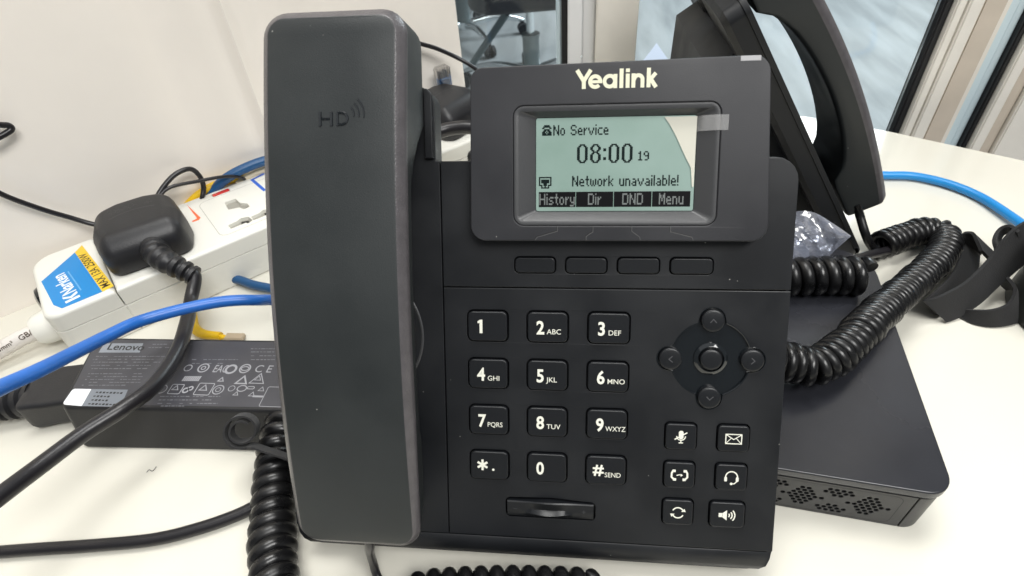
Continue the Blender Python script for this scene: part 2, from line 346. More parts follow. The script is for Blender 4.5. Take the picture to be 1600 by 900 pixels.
# office chairs on the carpet beyond
def office_chair(base, rot, label):
    e = empty('office_chair', base, Matrix.Rotation(rot, 3, 'Z')); tag(e, label, 'office chair', 'office chairs beyond the glass')
    bm = bmesh.new(); lathe(bm, [(30, 88), (34, 92), (34, 215), (37, 222), (37, 232), (20, 233)], 24); finish(bm, 'gas_lift_cover', 'steel', e)
    bm = bmesh.new(); lathe(bm, [(16, 233), (16, 345)], 20); finish(bm, 'gas_lift_rod', 'chrome', e)
    bm = bmesh.new(); slab(bm, lambda i: rr(0, 0, 150, 200, 20, i), 345, 372, 5); finish(bm, 'seat_plate', 'fabric', e)
    bm = bmesh.new(); slab(bm, lambda i: rr(0, 0, 470, 470, 110, i), 372, 450, 30, 5, 28); finish(bm, 'seat', 'fabric', e)
    bm = bmesh.new(); slab(bm, lambda i: rr(0, 235, 420, 50, 22, i), 520, 1000, 20, 4, 20); finish(bm, 'backrest', 'fabric', e)
    bm = bmesh.new(); tube(bm, spline([(0, 60, 360), (0, 200, 372), (0, 262, 430), (0, 262, 600)], 8), 14); finish(bm, 'back_support', 'steel', e)
    bm = bmesh.new(); lathe(bm, [(42, 60), (46, 64), (46, 98), (40, 102)], 24); finish(bm, 'hub', 'chrome', e)
    for k in range(5):
        a = 2*math.pi*k/5; d = Vector((math.cos(a), math.sin(a), 0))
        bm = bmesh.new(); tube(bm, spline([d*38+Vector((0, 0, 84)), d*150+Vector((0, 0, 98)), d*250+Vector((0, 0, 84)), d*305+Vector((0, 0, 66))], 8), [20-10*j/24 for j in range(25)]); finish(bm, 'base_arm', 'chrome', e)
        bm = bmesh.new(); n_ = Vector((-d.y, d.x, 0)); c0 = d*300+Vector((0, 0, 27))
        for sgn in (-1, 1):
            ax = Matrix.Translation(c0+n_*sgn*15) @ n_.to_track_quat('Z', 'Y').to_matrix().to_4x4(); lathe(bm, [(20, -10), (26, -8), (26, 8), (20, 10)], 20, ax)
        tube(bm, [c0+Vector((0, 0, 5)), c0+Vector((0, 0, 44))], 10); finish(bm, 'castor', 'fabric', e)
office_chair(on(829, 52, -740+232)+Vector((0, 0, -232)), R_(98), 'black office chair with gas lift, seen through the left pane')
K_ = on(767, 90, -740); D_ = (on(700, 42, -740)-K_).normalized(); office_chair(K_+D_*305, math.atan2(-D_.y, -D_.x), 'black office chair with chrome arms, nearest the painted wall')
office_chair(on(1000, -40, -740)+Vector((0, 0, 0)), R_(-60), 'black office chair with chrome base, right of the white posts')
bm = bmesh.new(); a = on(775, 62, -600); b = on(738, 100, -700); c = on(792, 20, -420); tube(bm, [b, c], 15); tag(finish(bm, 'steel_strut', 'steel'), 'slanting grey steel leg beside the chair seen through the left pane', 'strut')
# ================================================================== DESK PHONE
VB = -19.0
def phone_frame(bx, by, phi, tilt, z=12):
    rx_ = Matrix.Rotation(tilt, 3, 'X'); return Matrix.Translation(Vector((bx, by, z))*MM) @ (Matrix.Rotation(phi, 3, 'Z') @ rx_).to_4x4()
def sh(bm):                                             # face coordinates (u, v, h) -> local, origin at the base's middle
    for v in bm.verts: v.co.x -= 104.5; v.co.y -= VB
    return bm
TILT = R_(56.953)
ph = empty('desk_phone'); ph.matrix_world = phone_frame(0, 0, 0, TILT)
tag(ph, 'black desk phone standing upright with lit screen and keypad, in front of everything', 'desk phone')
P_ = lambda bm, name, m_, sm=35, par=ph: finish(sh(bm), name, m_, par, sm)
F_ = lambda bm, name, m_, par=ph: flat(sh(bm), name, m_, par)
def T_(s, size, x, y, z, name, m_, par, **k):
    return text(s, size, x-104.5, y-VB, z, name, m_, par, **k)
body_pts = [(0, -21), (209, -21), (209, 152), (70, 152), (70, 181), (0, 181)]
bm = bmesh.new(); slab(bm, lambda i: rp(body_pts, [10, 9, 9, 1, 7, 8], i+.7), -14.5, -3, .2, 1, 3); P_(bm, 'body_shell', 'body')
for u_ in (22, 170):
    bm = bmesh.new(); slab(bm, lambda i: rr(u_+8, -14.5, 16, 8, 1.5, i), -22.6, -14, .3, 1, .6); P_(bm, 'rubber_foot', 'rubber')
G = .22
# keypad legends and keys
KX = [89.79+24.79*k for k in range(3)]; KY = [84.87-20.42*k for k in range(4)]
FX = [169.55, 190.4]; FY = [39.9-16.75*k for k in range(3)]; NC = (180.06, 72.88); NR = 15.93
SX = [109.4+20.52*k for k in range(4)]; SY = 110.4
def nav_loop(i):
    out = []
    for k in range(144):
        a = 2*math.pi*k/144; r = 15.6; 
        for q in range(4):
            da = a-q*math.pi/2; da = (da+math.pi) % (2*math.pi)-math.pi; sd = NR*math.sin(da); kr = 5.15
            if abs(sd) < kr and math.cos(da) > 0: r = max(r, NR*math.cos(da)+math.sqrt(kr*kr-sd*sd))
        r -= i; out.append(Vector((NC[0]+r*math.cos(a), NC[1]+r*math.sin(a))))
    return out
holes = [(lambda i, x=x, y=y: rr(x, y, 17.4, 13.5, 2.6, i)) for x in KX for y in KY]
fw = lambda c, r: (13.9 if (c, r) == (1, 2) else 12.3)
holes += [(lambda i, x=x, y=y, w_=fw(c, r): rr(x-(0.8 if w_ > 13 else 0), y, w_+.9, 12.0, 2.1, i)) for c, x in enumerate(FX) for r, y in enumerate(FY)]
holes.append(nav_loop)
vol_pts = [(97.2, .4), (134.8, .4), (134.8, 7.6), (124, 8.2), (116.5, 8.9), (108, 8.6), (97.2, 8.4)]
holes.append(lambda i: rp(vol_pts, [1.5, 1.5, 1.5, 8, 12, 8, 1.5], i-.5))
bm = bmesh.new(); cutplate(bm, lambda i: rp([(71.2+G, -10+G), (209, -10+G), (209, 101-G), (71.2+G, 101-G)], .3, i), holes, -3, 0, .32); P_(bm, 'keypad_panel', 'body', 30)
holes = [(lambda i, x=x: rr(x, SY, 16.9, 6.9, 2.0, i)) for x in SX]
bm = bmesh.new(); cutplate(bm, lambda i: rp([(71.2+G, 101+G), (209, 101+G), (209, 152), (71.2+G, 152)], [.3, .3, 9, .3], i), holes, -3, 0, .32); P_(bm, 'soft_key_panel', 'body', 30)
bm = bmesh.new(); slab(bm, lambda i: rp([(0, -10+G), (71.2-G, -10+G), (71.2-G, 152), (69.5, 152), (69.5, 181), (0, 181)], [.3, .3, .3, .3, 7, 8], i), -3, 0, .32, 2)
P_(bm, 'cradle_panel', 'body')
# lower lip rolls away
bm = bmesh.new(); rings = []
for v_, h_ in ((-10-G, -3), (-10-G, -.25), (-10.4-G, 0), (-14, -.1), (-17, -.7), (-19.3, -2.0), (-20.7, -4.2), (-21, -7.5), (-21, -12)):
    inset = max(0, 10-math.sqrt(max(0, 100-max(0, (-v_-11))**2)))
    rings.append([Vector((u, v_, h_-(.0 if 1.5 < u-inset+1 < 208 else 1.2))) for u in [inset, inset+1.0, inset+2.5]+[10+k*21 for k in range(1, 9)]+[209-inset-2.5, 209-inset-1.0, 209-inset]])
vs = [[bm.verts.new(p) for p in r] for r in rings]
for a, b in zip(vs, vs[1:]):
    for k in range(len(a)-1): bm.faces.new((a[k], a[k+1], b[k+1], b[k]))
P_(bm, 'lower_lip', 'body', 50)
# side of the receiver cradle rising beside the ear piece
bm = bmesh.new(); slab(bm, lambda i: rp([(65.6, 153), (68.9, 153), (68.9, 178), (65.6, 181)], [.3, .3, 2.5, 1], i), -.3, 2.0, .4); P_(bm, 'cradle_wall', 'body')
# hook side loudspeaker grille
bm = bmesh.new(); pr = [(27.9, .02), (28.2, .35), (28.7, .35), (29.0, .02)]
loft(bm, [[Vector((33.5+r*math.cos(2*math.pi*k/90), 80+r*math.sin(2*math.pi*k/90), z)) for k in range(90)] for r, z in pr], False, False); P_(bm, 'speaker_ring', 'bezel', 60)
bm = bmesh.new()
for r_, n_ in ((25.6, 26), (20, 20), (14.4, 14)):
    for k in range(n_):
        a = 2*math.pi*(k+.5)/n_; poly2(bm, circ(33.5+r_*math.cos(a), 80+r_*math.sin(a), 1.25, 12), .03)
F_(bm, 'speaker_holes', 'core')
def key(x, y, w_, h_, r, z1, name, mtl='key', z0=-3, b=.55):
    bm = bmesh.new(); slab(bm, lambda i: rr(0, 0, w_, h_, r, i), z0, z1-.10, b, 3)
    o = finish(bm, name, mtl, ph, 40); o.location = Vector((x-104.5, y-VB, 0))*MM; return o
LEG = [['1', '2', '3'], ['4', '5', '6'], ['7', '8', '9'], ['*', '0', '#']]; SUB = [['', 'ABC', 'DEF'], ['GHI', 'JKL', 'MNO'], ['PQRS', 'TUV', 'WXYZ'], ['.', '', 'SEND']]
for r in range(4):
    for c in range(3):
        k = key(KX[c], KY[r], 16.3, 12.4, 2.1, 1.35, 'number_key'); z = 1.29
        if LEG[r][c] == '*':
            bm = bmesh.new()
            for q in range(3):
                a = R_(90+60*q); d = Vector((math.cos(a), math.sin(a)))*2.45; ribbon2(bm, [(-2.9-d.x, .3-d.y), (-2.9+d.x, .3+d.y)], 1.0, z+.004*q)
            poly2(bm, circ(1.75, -1.75, .55, 14), z)
            flat(bm, 'legend', 'print_', k); continue
        if LEG[r][c] == '#':
            bm = bmesh.new()
            for q in (-.95, .95):
                ribbon2(bm, [(-3.2+q-.5, -2.4), (-3.2+q+.5, 2.6)], .85, z); ribbon2(bm, [(-5.5, .1+q), (-.9, .1+q)], .8, z+.004)
            flat(bm, 'legend', 'print_', k)
        elif LEG[r][c] == '1':
            bm = bmesh.new(); poly2(bm, [(-3.3, -2.9), (-2.1, -2.9), (-2.1, 2.8), (-3.1, 2.8), (-4.2, 2.0), (-4.0, 1.2), (-3.3, 1.6)], z); flat(bm, 'legend', 'print_', k)
        else:
            text(LEG[r][c], 7.7, -2.9, -2.75, z, 'legend', 'print_', k, off=.20, align='CENTER', sx=.86)
        if SUB[r][c]: text(SUB[r][c], 3.0, -.3 if len(SUB[r][c]) < 4 else -.6, -2.75, z+.006, 'letters', 'print_', k, off=.005, sx=1.02 if len(SUB[r][c]) < 4 else .92)
for x in SX: key(x, SY, 16.1, 6.1, 1.7, 1.0, 'soft_key', b=.45)
# function keys with icons
def icon(which, bm, z):
    R2 = lambda pts, w_, dz=0, close=False: ribbon2(bm, pts, w_, z+dz, close)
    if which == 'mute':
        poly2(bm, rr(0, .9, 1.9, 3.7, .9), z); R2(arc(0, .4, 1.75, 180, 360), .42, .004); R2([(0, -1.4), (0, -2.4)], .42, .008); R2([(-.9, -2.5), (.9, -2.5)], .42, .012); R2([(-2.6, -1.1), (2.4, 2.0)], .5, .016)
    if which == 'mail':
        R2([(-3.1, -2), (3.1, -2), (3.1, 2), (-3.1, 2)], .42, 0, True); R2([(-2.9, 1.8), (0, -.2), (2.9, 1.8)], .36, .004); R2([(-2.9, -1.8), (-1.0, .35)], .3, .008); R2([(2.9, -1.8), (1.0, .35)], .3, .008)
    if which == 'transfer':
        for s in (-1, 1):
            R2([(s*2.6, 2.0), (s*3.15, .9), (s*3.2, -.8), (s*2.2, -1.9)], .75, 0); R2([(s*2.9, 1.9), (s*1.6, 1.9)], 1.1, .004); R2([(s*2.6, -1.8), (s*1.3, -1.9)], 1.1, .008)
        R2([(-1.2, -.1), (0, .3), (.7, .1)], .42, .012); poly2(bm, [(.5, .75), (.5, -.6), (1.4, .1)], z+.016)
    if which == 'headset':
        R2(arc(0, .3, 2.35, -35, 215, 20), .5); poly2(bm, rr(-2.3, -.7, 1.1, 2.0, .4), z+.004); poly2(bm, rr(2.3, -.7, 1.1, 2.0, .4), z+.004); R2([(2.2, -1.6), (1.2, -2.6), (.2, -2.7)], .42, .008); poly2(bm, circ(0, -2.7, .55, 12), z+.012)
    if which == 'redial':
        R2(arc(0, 0, 2.3, 25, 155, 12), .55); R2(arc(0, 0, 2.3, 205, 335, 12), .55); poly2(bm, [(1.3, .5), (3.2, .5), (2.6, 1.9)], z+.004); poly2(bm, [(-1.3, -.5), (-3.2, -.5), (-2.6, -1.9)], z+.004)
    if which == 'speaker':
        poly2(bm, [(-3.5, -.9), (-2.1, -.9), (-2.1, .9), (-3.5, .9)], z); poly2(bm, [(-2.0, -.9), (-.2, -2.3), (-.2, 2.3), (-2.0, .9)], z)
        for q in (1.1, 2.2, 3.3): R2(arc(-.3, 0, q, -42, 42, 8), .5, .004)
names = [['mute', 'mail'], ['transfer', 'headset'], ['redial', 'speaker']]
for r in range(3):
    for c in range(2):
        k = key(FX[c]-(.8 if (c, r) == (1, 2) else 0), FY[r], fw(c, r), 11.0, 1.7, 1.35, 'function_key'); bm = bmesh.new(); icon(names[r][c], bm, 1.29); flat(bm, 'icon', 'print_', k)
# navigation cluster
bm = bmesh.new(); poly2(bm, nav_loop(-.3), -1.0); F_(bm, 'navigation_disc', 'gloss')
bm = bmesh.new(); loft(bm, [z3(nav_loop(i_), z_) for i_, z_ in ((-.35, .01), (-.3, .12), (-.05, .16), (.15, .02), (.2, -1))], False, False); P_(bm, 'navigation_rim', 'gloss', 40)
bm = bmesh.new(); loft(bm, [z3(circ(*NC, r, 48), z) for r, z in ((6.6, -1.0), (6.6, -.3), (5.4, .5), (5.1, .5), (5.0, -1))], False, False); P_(bm, 'navigation_ring', 'gloss', 40)
bm = bmesh.new(); loft(bm, [z3(circ(*NC, r, 40), z) for r, z in ((4.3, -1), (4.3, 1.0), (4.0, 1.4), (3.2, 1.6), (.6, 1.65))]); P_(bm, 'confirm_key', 'key', 40)
for q in range(4):
    a = q*math.pi/2; cx, cy = NC[0]+NR*math.cos(a), NC[1]+NR*math.sin(a)
    bm = bmesh.new(); loft(bm, [z3(circ(0, 0, r, 36), z) for r, z in ((4.55, -2.5), (4.55, .9), (4.3, 1.3), (3.6, 1.55), (.5, 1.6))]); k = finish(bm, 'arrow_key', 'key', ph, 40); k.location = Vector((cx-104.5, cy-VB, 0))*MM
    bm = bmesh.new(); ribbon2(bm, [(.1-.7*math.cos(a)-1.25*math.sin(a), -.7*math.sin(a)+1.25*math.cos(a)), (.7*math.cos(a), .7*math.sin(a)), (-.7*math.cos(a)+1.25*math.sin(a), -.7*math.sin(a)-1.25*math.cos(a))], .34, 1.63); flat(bm, 'arrow', 'arrow', k)
# volume rocker: bowed middle with a scooped grip
bm = bmesh.new(); ns = 30; prof = []
for k in range(ns+1):
    u = 97.5+37*k/ns; b = math.exp(-((u-115.5)/7)**2); top = 7.9-.2*(k/ns)+.75*b
    prof.append([Vector((u, .7, -2.5)), Vector((u, .7, .25+.2*b)), Vector((u, 1.0, .35+.5*b)), Vector((u, 2.6, .9+2.3*b)), Vector((u, 4.3, .95+.3*b)), Vector((u, top-.5, 1.1+2.0*b)), Vector((u, top, .8+1.9*b)), Vector((u, top, -2.5))])
vs = [[bm.verts.new(p) for p in r] for r in prof]
for a, b in zip(vs, vs[1:]):
    for k in range(7): bm.faces.new((a[k], a[k+1], b[k+1], b[k]))
bm.faces.new(vs[0]); bm.faces.new(vs[-1][::-1]); vr = P_(bm, 'volume_key', 'key', 30)
bm = bmesh.new(); ribbon2(bm, [(100.2, 4.3), (101.8, 4.3)], .3, 1.03); F_(bm, 'minus_mark', 'bezel', vr)
bm = bmesh.new(); ribbon2(bm, [(129.6, 4.3), (131.2, 4.3)], .3, 1.03); ribbon2(bm, [(130.4, 3.5), (130.4, 5.1)], .3, 1.035); F_(bm, 'plus_mark', 'bezel', vr)
# ---- screen module
mod_pts = [(84.4, 120.6), (197.3, 120.6), (194.3, 187.4), (85.2, 185.9)]; win = lambda i: rr(139.75, 149.1, 76.6, 45.2, 4, i)
bm = bmesh.new(); cutplate(bm, lambda i: rp(mod_pts, [6, 6, 6, 5], i, 7), [win], .02, 6.5, .42, 3); P_(bm, 'screen_module', 'module', 40)
bm = bmesh.new(); slab(bm, lambda i: rp(mod_pts, [6, 6, 6, 5], i+1.3, 7), -6, .02, .1, 1); P_(bm, 'module_back', 'core', 40)
bm = bmesh.new(); slab(bm, lambda i: rr(140, 150, 92, 60, 5, i), -15, -6, .1, 1, 2); P_(bm, 'module_housing', 'body')
inner = rr(140.05, 149.75, 60.4, 35.6, .9)
bm = bmesh.new(); loft(bm, [z3(win(.12), 1), z3(win(.12), 6.1), z3(win(.4), 6.35), z3(win(1.2), 6.4), z3(win(2.2), 6.1), z3(rr(140.05, 149.75, 61.0, 36.2, 1.1), 2.9), z3(inner, 2.5)], False, False); P_(bm, 'screen_bezel', 'bezel', 25)
bm = bmesh.new(); slab(bm, lambda i: rr(140.05, 149.75, 60.2, 35.4, .8, i), 1.4, 2.42, .05, 1); lcd = P_(bm, 'screen', 'lcd')
bm = bmesh.new(); poly2(bm, inner, 2.75); F_(bm, 'screen_cover', 'lens')
bm = bmesh.new(); slab(bm, lambda i: rr(187.3, 186.25, 7.2, 1.9, .2, i), 1.2, 6.62, .2, 2); P_(bm, 'message_lamp', mat('lamp_lens', (.30, .30, .31), .3))
bm = bmesh.new(); 
for pts in ([(118.2, 126.3), (118.2, 124.6), (110.4, 122.4), (109.4, 120.9)], [(131.9, 126.3), (131.9, 124.4), (129.3, 122.6), (129.3, 120.9)], [(146.6, 126.3), (146.6, 124.6), (149.6, 122.4), (149.9, 120.9)], [(161.1, 126.3), (161.1, 124.4), (169.0, 122.4), (169.7, 120.9)]):
    ribbon2(bm, pts, .34, 6.52)
F_(bm, 'module_grooves', 'core')
bm = bmesh.new()
for pts in ([(118.5, 126.3), (118.5, 124.4), (110.7, 122.1), (109.8, 120.9)], [(132.2, 126.3), (132.2, 124.2), (129.6, 122.4), (129.6, 120.9)], [(146.9, 126.3), (146.9, 124.4), (149.9, 122.2), (150.2, 120.9)], [(161.4, 126.3), (161.4, 124.2), (169.3, 122.2), (170.0, 120.9)]):
    ribbon2(bm, pts, .16, 6.53)
F_(bm, 'groove_edges', mat('groove_edge', (.12, .12, .12), .4))
# printed logo, drawn as strokes (unit: 0.0256 mm)
bm = bmesh.new(); q = .02563; lx, ly = 124.7, 177.15
def LS(pts, w_=57, dz=0, close=False): ribbon2(bm, [(lx+(x-215)*q, ly+y*q) for x, y in pts], w_*q, 6.53+dz, close)
LS([(243, 264), (352, 92)], 58); LS([(440, 264), (334, 98)], 56, .006); LS([(342, 0), (342, 135)], 56, .012)
LS(arc(505, 98, 74, 20, -290+620, 26)[:0] or arc(505, 98, 74, 0, 318, 30), 53, .012); LS([(428, 96), (606, 96)], 42, .018)
LS(arc(712, 98, 74, 0, 360, 36)[:-1], 52, .012, True); LS([(792, 0), (792, 196)], 54, .018)
LS([(878, 0), (878, 268)], 55); LS([(967, 0), (967, 196)], 55); LS([(967, 216), (967, 266)], 55)
LS([(1048, 0), (1048, 196)], 55); LS([(1048, 98)]+arc(1118, 112, 58, 160, 0, 12)+[(1176, 0)], 53, .006)
LS([(1262, 0), (1262, 268)], 55); LS([(1274, 96), (1362, 196)], 54, .006); LS([(1290, 116), (1368, 0)], 56, .012)
F_(bm, 'logo', 'logo')
# ---- pixels of the screen
GL = {'N': ['X...X', 'XX..X', 'XX..X', 'X.X.X', 'X..XX', 'X..XX', 'X...X'], 'o': ['....', '....', '.XX.', 'X..X', 'X..X', 'X..X', '.XX.'], 'S': ['.XXX.', 'X...X', 'X....', '.XXX.', '....X', 'X...X', '.XXX.'],
 'e': ['....', '....', '.XX.', 'X..X', 'XXXX', 'X...', '.XXX'], 'r': ['...', '...', 'X.X', 'XX.', 'X..', 'X..', 'X..'], 'v': ['.....', '.....', 'X...X', 'X...X', '.X.X.', '.X.X.', '..X..'], 'i': ['X', '.', 'X', 'X', 'X', 'X', 'X'],
 'c': ['....', '....', '.XXX', 'X...', 'X...', 'X...', '.XXX'], 't': ['.X.', '.X.', 'XXX', '.X.', '.X.', '.X.', '..X'], 'w': ['.....', '.....', 'X...X', 'X.X.X', 'X.X.X', 'X.X.X', '.X.X.'], 'k': ['X...', 'X...', 'X..X', 'X.X.', 'XX..', 'X.X.', 'X..X'],
 'u': ['....', '....', 'X..X', 'X..X', 'X..X', 'X..X', '.XXX'], 'n': ['....', '....', 'XXX.', 'X..X', 'X..X', 'X..X', 'X..X'], 'a': ['....', '....', '.XX.', '...X', '.XXX', 'X..X', '.XXX'], 'l': ['X', 'X', 'X', 'X', 'X', 'X', 'X'], 'b': ['X...', 'X...', 'XXX.', 'X..X', 'X..X', 'X..X', 'XXX.'],
 '!': ['X', 'X', 'X', 'X', 'X', '.', 'X'], ' ': ['...']*7, 'H': ['X...X', 'X...X', 'X...X', 'XXXXX', 'X...X', 'X...X', 'X...X'], 's': ['....', '....', '.XXX', 'X...', '.XX.', '...X', 'XXX.'], 'y': ['....', '....', 'X..X', 'X..X', 'X..X', '.XXX', '...X', 'XXX.'],
 'D': ['XXXX.', 'X...X', 'X...X', 'X...X', 'X...X', 'X...X', 'XXXX.'], 'M': ['X...X', 'XX.XX', 'XX.XX', 'X.X.X', 'X.X.X', 'X...X', 'X...X'], '1': ['.X.', 'XX.', '.X.', '.X.', '.X.', '.X.', 'XXX'], '9': ['.XX.', 'X..X', 'X..X', '.XXX', '...X', '...X', '.XX.'],
 'B0': ['..XXXX..', '.XX..XX.', 'XX....XX', 'XX....XX', 'XX....XX', 'XX....XX', 'XX....XX', 'XX....XX', 'XX....XX', 'XX....XX', 'XX....XX', '.XX..XX.', '..XXXX..'],
 'B8': ['..XXXX..', '.XX..XX.', 'XX....XX', 'XX....XX', '.XX..XX.', '..XXXX..', '.XX..XX.', 'XX....XX', 'XX....XX', 'XX....XX', 'XX....XX', '.XX..XX.', '..XXXX..'],
 'B:': ['..', '..', '..', 'XX', 'XX', '..', '..', '..', '..', 'XX', 'XX', '..', '..'],
 'PH': ['...XXXXX...', '..XXXXXXX..', '.XX.....XX.', '...XXXXX...', '..XXX.XXX..', '.XXX.X.XXX.', '.XXXX.XXXX.', '.XXXXXXXXX.'],
 'NW': ['XXXXXXXXXXX', 'X.........X', 'X.XXXXXXX.X', 'X.XXXXXXX.X', 'X.XXXXXXX.X', 'X...XXX...X', 'XXX.XXX.XXX', '..X..X..X..', '..XXXXXXX..']}
def blit(bm, glyphs, u, v, pw, phh, z, gap=1):          # (u, v): top left of the line
    x = u
    for g in glyphs:
        rows = GL[g]
        for j, row in enumerate(rows):
            k = 0
            while k < len(row):
                if row[k] == 'X':
                    e_ = k
                    while e_ < len(row) and row[e_] == 'X': e_ += 1
                    a, b_ = x+k*pw, x+e_*pw; c_, d_ = v-j*phh, v-(j+1)*phh+.015
                    poly2(bm, [(a-FAT, d_-FAT*.4), (b_+FAT, d_-FAT*.4), (b_+FAT, c_), (a-FAT, c_)], z+(j % 2)*.004); k = e_
                else: k += 1
        x += (len(rows[0])+gap)*pw
    return x
FAT = .05; bm = bmesh.new(); Z = 2.45
blit(bm, ['PH'], 111.9, 164.9, .40, .50, Z); blit(bm, list('No Service'), 116.6, 164.8, .445, .56, Z)
blit(bm, ['B0', 'B8', 'B:', 'B0', 'B0'], 125.8, 157.5, .50, .55, Z, 2); blit(bm, list('19'), 149.0, 154.6, .50, .50, Z)
blit(bm, ['NW'], 111.1, 145.3, .44, .50, Z); blit(bm, list('Network unavailable!'), 124.0, 145.6, .463, .58, Z)
F_(bm, 'screen_text', 'lcdink')
FAT = 0; bm = bmesh.new(); U0 = 110.9; WB = 14.55
for k in range(4): poly2(bm, [(U0+k*WB+.12, 133.6), (U0+(k+1)*WB-.12, 133.6), (U0+(k+1)*WB-.12, 139.5), (U0+k*WB+.12, 139.5)], Z)
F_(bm, 'soft_label_bars', 'lcdbar')
bm = bmesh.new()
for k, s in enumerate(('History', 'Dir', 'DND', 'Menu')):
    wd = sum(len(GL[g][0])+1 for g in s)-1; blit(bm, list(s), U0+WB*(k+.5)-wd*.46/2, 138.8, .46, .62, Z+.04)
F_(bm, 'soft_label_text', 'lcdtxt')
# foot stand behind
bm = bmesh.new(); loft(bm, [[Vector((u, v, h)) for v, h in ((150, -14), (60, -14), (14, -14), (14, -26), (17, -75), (24, -87), (58, -84), (104, -62), (150, -30))] for u in (20, 120)]); P_(bm, 'foot_stand', 'body', 30)
# ---- protective film half peeled off the screen
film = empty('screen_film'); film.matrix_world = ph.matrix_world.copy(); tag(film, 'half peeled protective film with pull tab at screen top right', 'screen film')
bm = bmesh.new(); fp = [(158.2, 167.0), (160.2, 164.2), (162.4, 160.5), (164.6, 156.0), (166.4, 152.3), (168.6, 148.2), (169.3, 141.0), (169.9, 141.0), (170.1, 161.4), (170.2, 167.05)]  # wedge outline follows the cream reflection lying on the screen
poly2(bm, fp, 2.95); bmesh.ops.triangulate(bm, faces=bm.faces); F_(bm, 'peeled_film_glare', 'film', film)
bm = bmesh.new(); N = 14; va = []
for k in range(N+1):
    u = 170.2+10.4*k/N; h = 2.95+3.9*(1-(1-min(1, k/8))**2)+.25*math.sin(k*.9); va.append((bm.verts.new((u, 161.4, h)), bm.verts.new((u, 166.9, h+.3))))
for a, b in zip(va, va[1:]): bm.faces.new((a[0], b[0], b[1], a[1]))
P_(bm, 'pull_tab', 'filmtab', 60, film)
# ================================================================== HANDSET
def handset_loop(i, n=7, sub=26):                       # right-hand chain bottom -> top of a rounded rectangle
    u0, u1, v0, v1 = 13.9+i, 66.3-i, -1.5+i, 202.8-i; out = []; r0 = max(9-i, .5)
    pts = [((u0+u1)/2, v0), ((u0+3*u1)/4, v0)]
    pts += [(u1-r0+r0*math.sin(R_(90*k/n)), v0+r0-r0*math.cos(R_(90*k/n))) for k in range(n+1)]
    pts += [(u1, v0+r0+(v1-v0-2*r0)*k/sub) for k in range(1, sub)]
    pts += [(u1-r0+r0*math.cos(R_(90*k/n)), v1-r0+r0*math.sin(R_(90*k/n))) for k in range(n+1)]
    pts += [((u0+3*u1)/4, v1), ((u0+u1)/2, v1)]
    m_ = (u0+u1)/2; return pts, [(2*m_-u+i*.12, v) for u, v in pts]
def arch(v): return 9.5*math.sin(math.pi*max(0, min(1, (v+2)/206)))**.9
def under(v):
    t = (v-100)/64; return 3+17*max(0, 1-t*t)**.55 if abs(t) < 1 else 3
hs = empty('telephone_handset'); hs.matrix_world = ph.matrix_world.copy()
tag(hs, 'arched dark grey handset resting on the left of the upright phone', 'handset')
def taper(u, v, h):
    k = 4.6*min(1, max(0, (29-h)/23))*(1-max(0, min(1, (v-142)/20)))
    return u-k if u > 41 else u+k*.6
def hs_surface(levels, caps=(False, False)):
    bm = bmesh.new(); rows = []
    for i, hf in levels:
        R1, L1 = handset_loop(i); rows.append(([bm.verts.new((taper(u, v, hf(v)), v, hf(v))) for u, v in R1], [bm.verts.new((taper(u, v, hf(v)), v, hf(v))) for u, v in L1[1:-1]]))
    full = [R+L[::-1] for R, L in rows]; n = len(full[0])
    for a, b in zip(full, full[1:]):
        for k in range(n): bm.faces.new((a[k], a[(k+1) % n], b[(k+1) % n], b[k]))
    for c, (R, L) in ((0, rows[0]), (1, rows[-1])):
        if not caps[c]: continue
        bm.faces.new((R[0], R[1], L[0])); bm.faces.new((R[-1], L[-1], R[-2]))
        for k in range(1, len(R)-2): bm.faces.new((R[k], R[k+1], L[k], L[k-1]))
    return bm
P_(hs_surface([(2.2, lambda v: under(v)), (.6, lambda v: under(v)+.8), (0, lambda v: under(v)+2.5), (0, lambda v: (under(v)+2.5+21.3+arch(v))/2), (0, lambda v: 21.5+arch(v)-.2)], (True, False)), 'handset_back', 'shell', 40, hs)
P_(hs_surface([(0, lambda v: 21.5+arch(v)-.2), (.05, lambda v: 23+arch(v)), (.5, lambda v: 24.0+arch(v)), (2.6, lambda v: 26.2+arch(v)), (3.0, lambda v: 26.42+arch(v))]), 'handset_rim', 'edge', 50, hs)
P_(hs_surface([(3.0, lambda v: 26.42+arch(v)), (3.7, lambda v: 26.6+arch(v))], (False, True)), 'handset_front', 'shell', 50, hs)
# embossed HD mark with sound waves
bm = bmesh.new(); hz = 27.28+arch(165)
def raised(pts, w_, d=.35):
    P = [Vector(p) for p in pts]; n_ = len(P); loops = []
    for k in range(n_):
        d1 = (P[min(k+1, n_-1)]-P[max(k-1, 0)]).normalized(); nn = Vector((-d1.y, d1.x)); z = 26.55+arch(P[k].y)
        loops.append([Vector((*(P[k]+nn*w_/2), z)), Vector((*(P[k]+nn*w_*.32), z+d)), Vector((*(P[k]-nn*w_*.32), z+d)), Vector((*(P[k]-nn*w_/2), z))])
    loft(bm, loops)
hu, hv = 36.6, 162.4
raised([(hu, hv), (hu, hv+4.8)], 1.2); raised([(hu+4.1, hv), (hu+4.1, hv+4.8)], 1.2); raised([(hu+.6, hv+2.4), (hu+3.5, hv+2.4)], 1.0, .3)
raised([(hu+6.3, hv), (hu+6.3, hv+4.8)], 1.0); raised([(hu+6.4, hv+4.4)]+[(hu+7.8+2.1*math.sin(R_(a)), hv+2.4+2.0*math.cos(R_(a))) for a in range(0, 181, 20)]+[(hu+6.4, hv+.4)], 1.0)
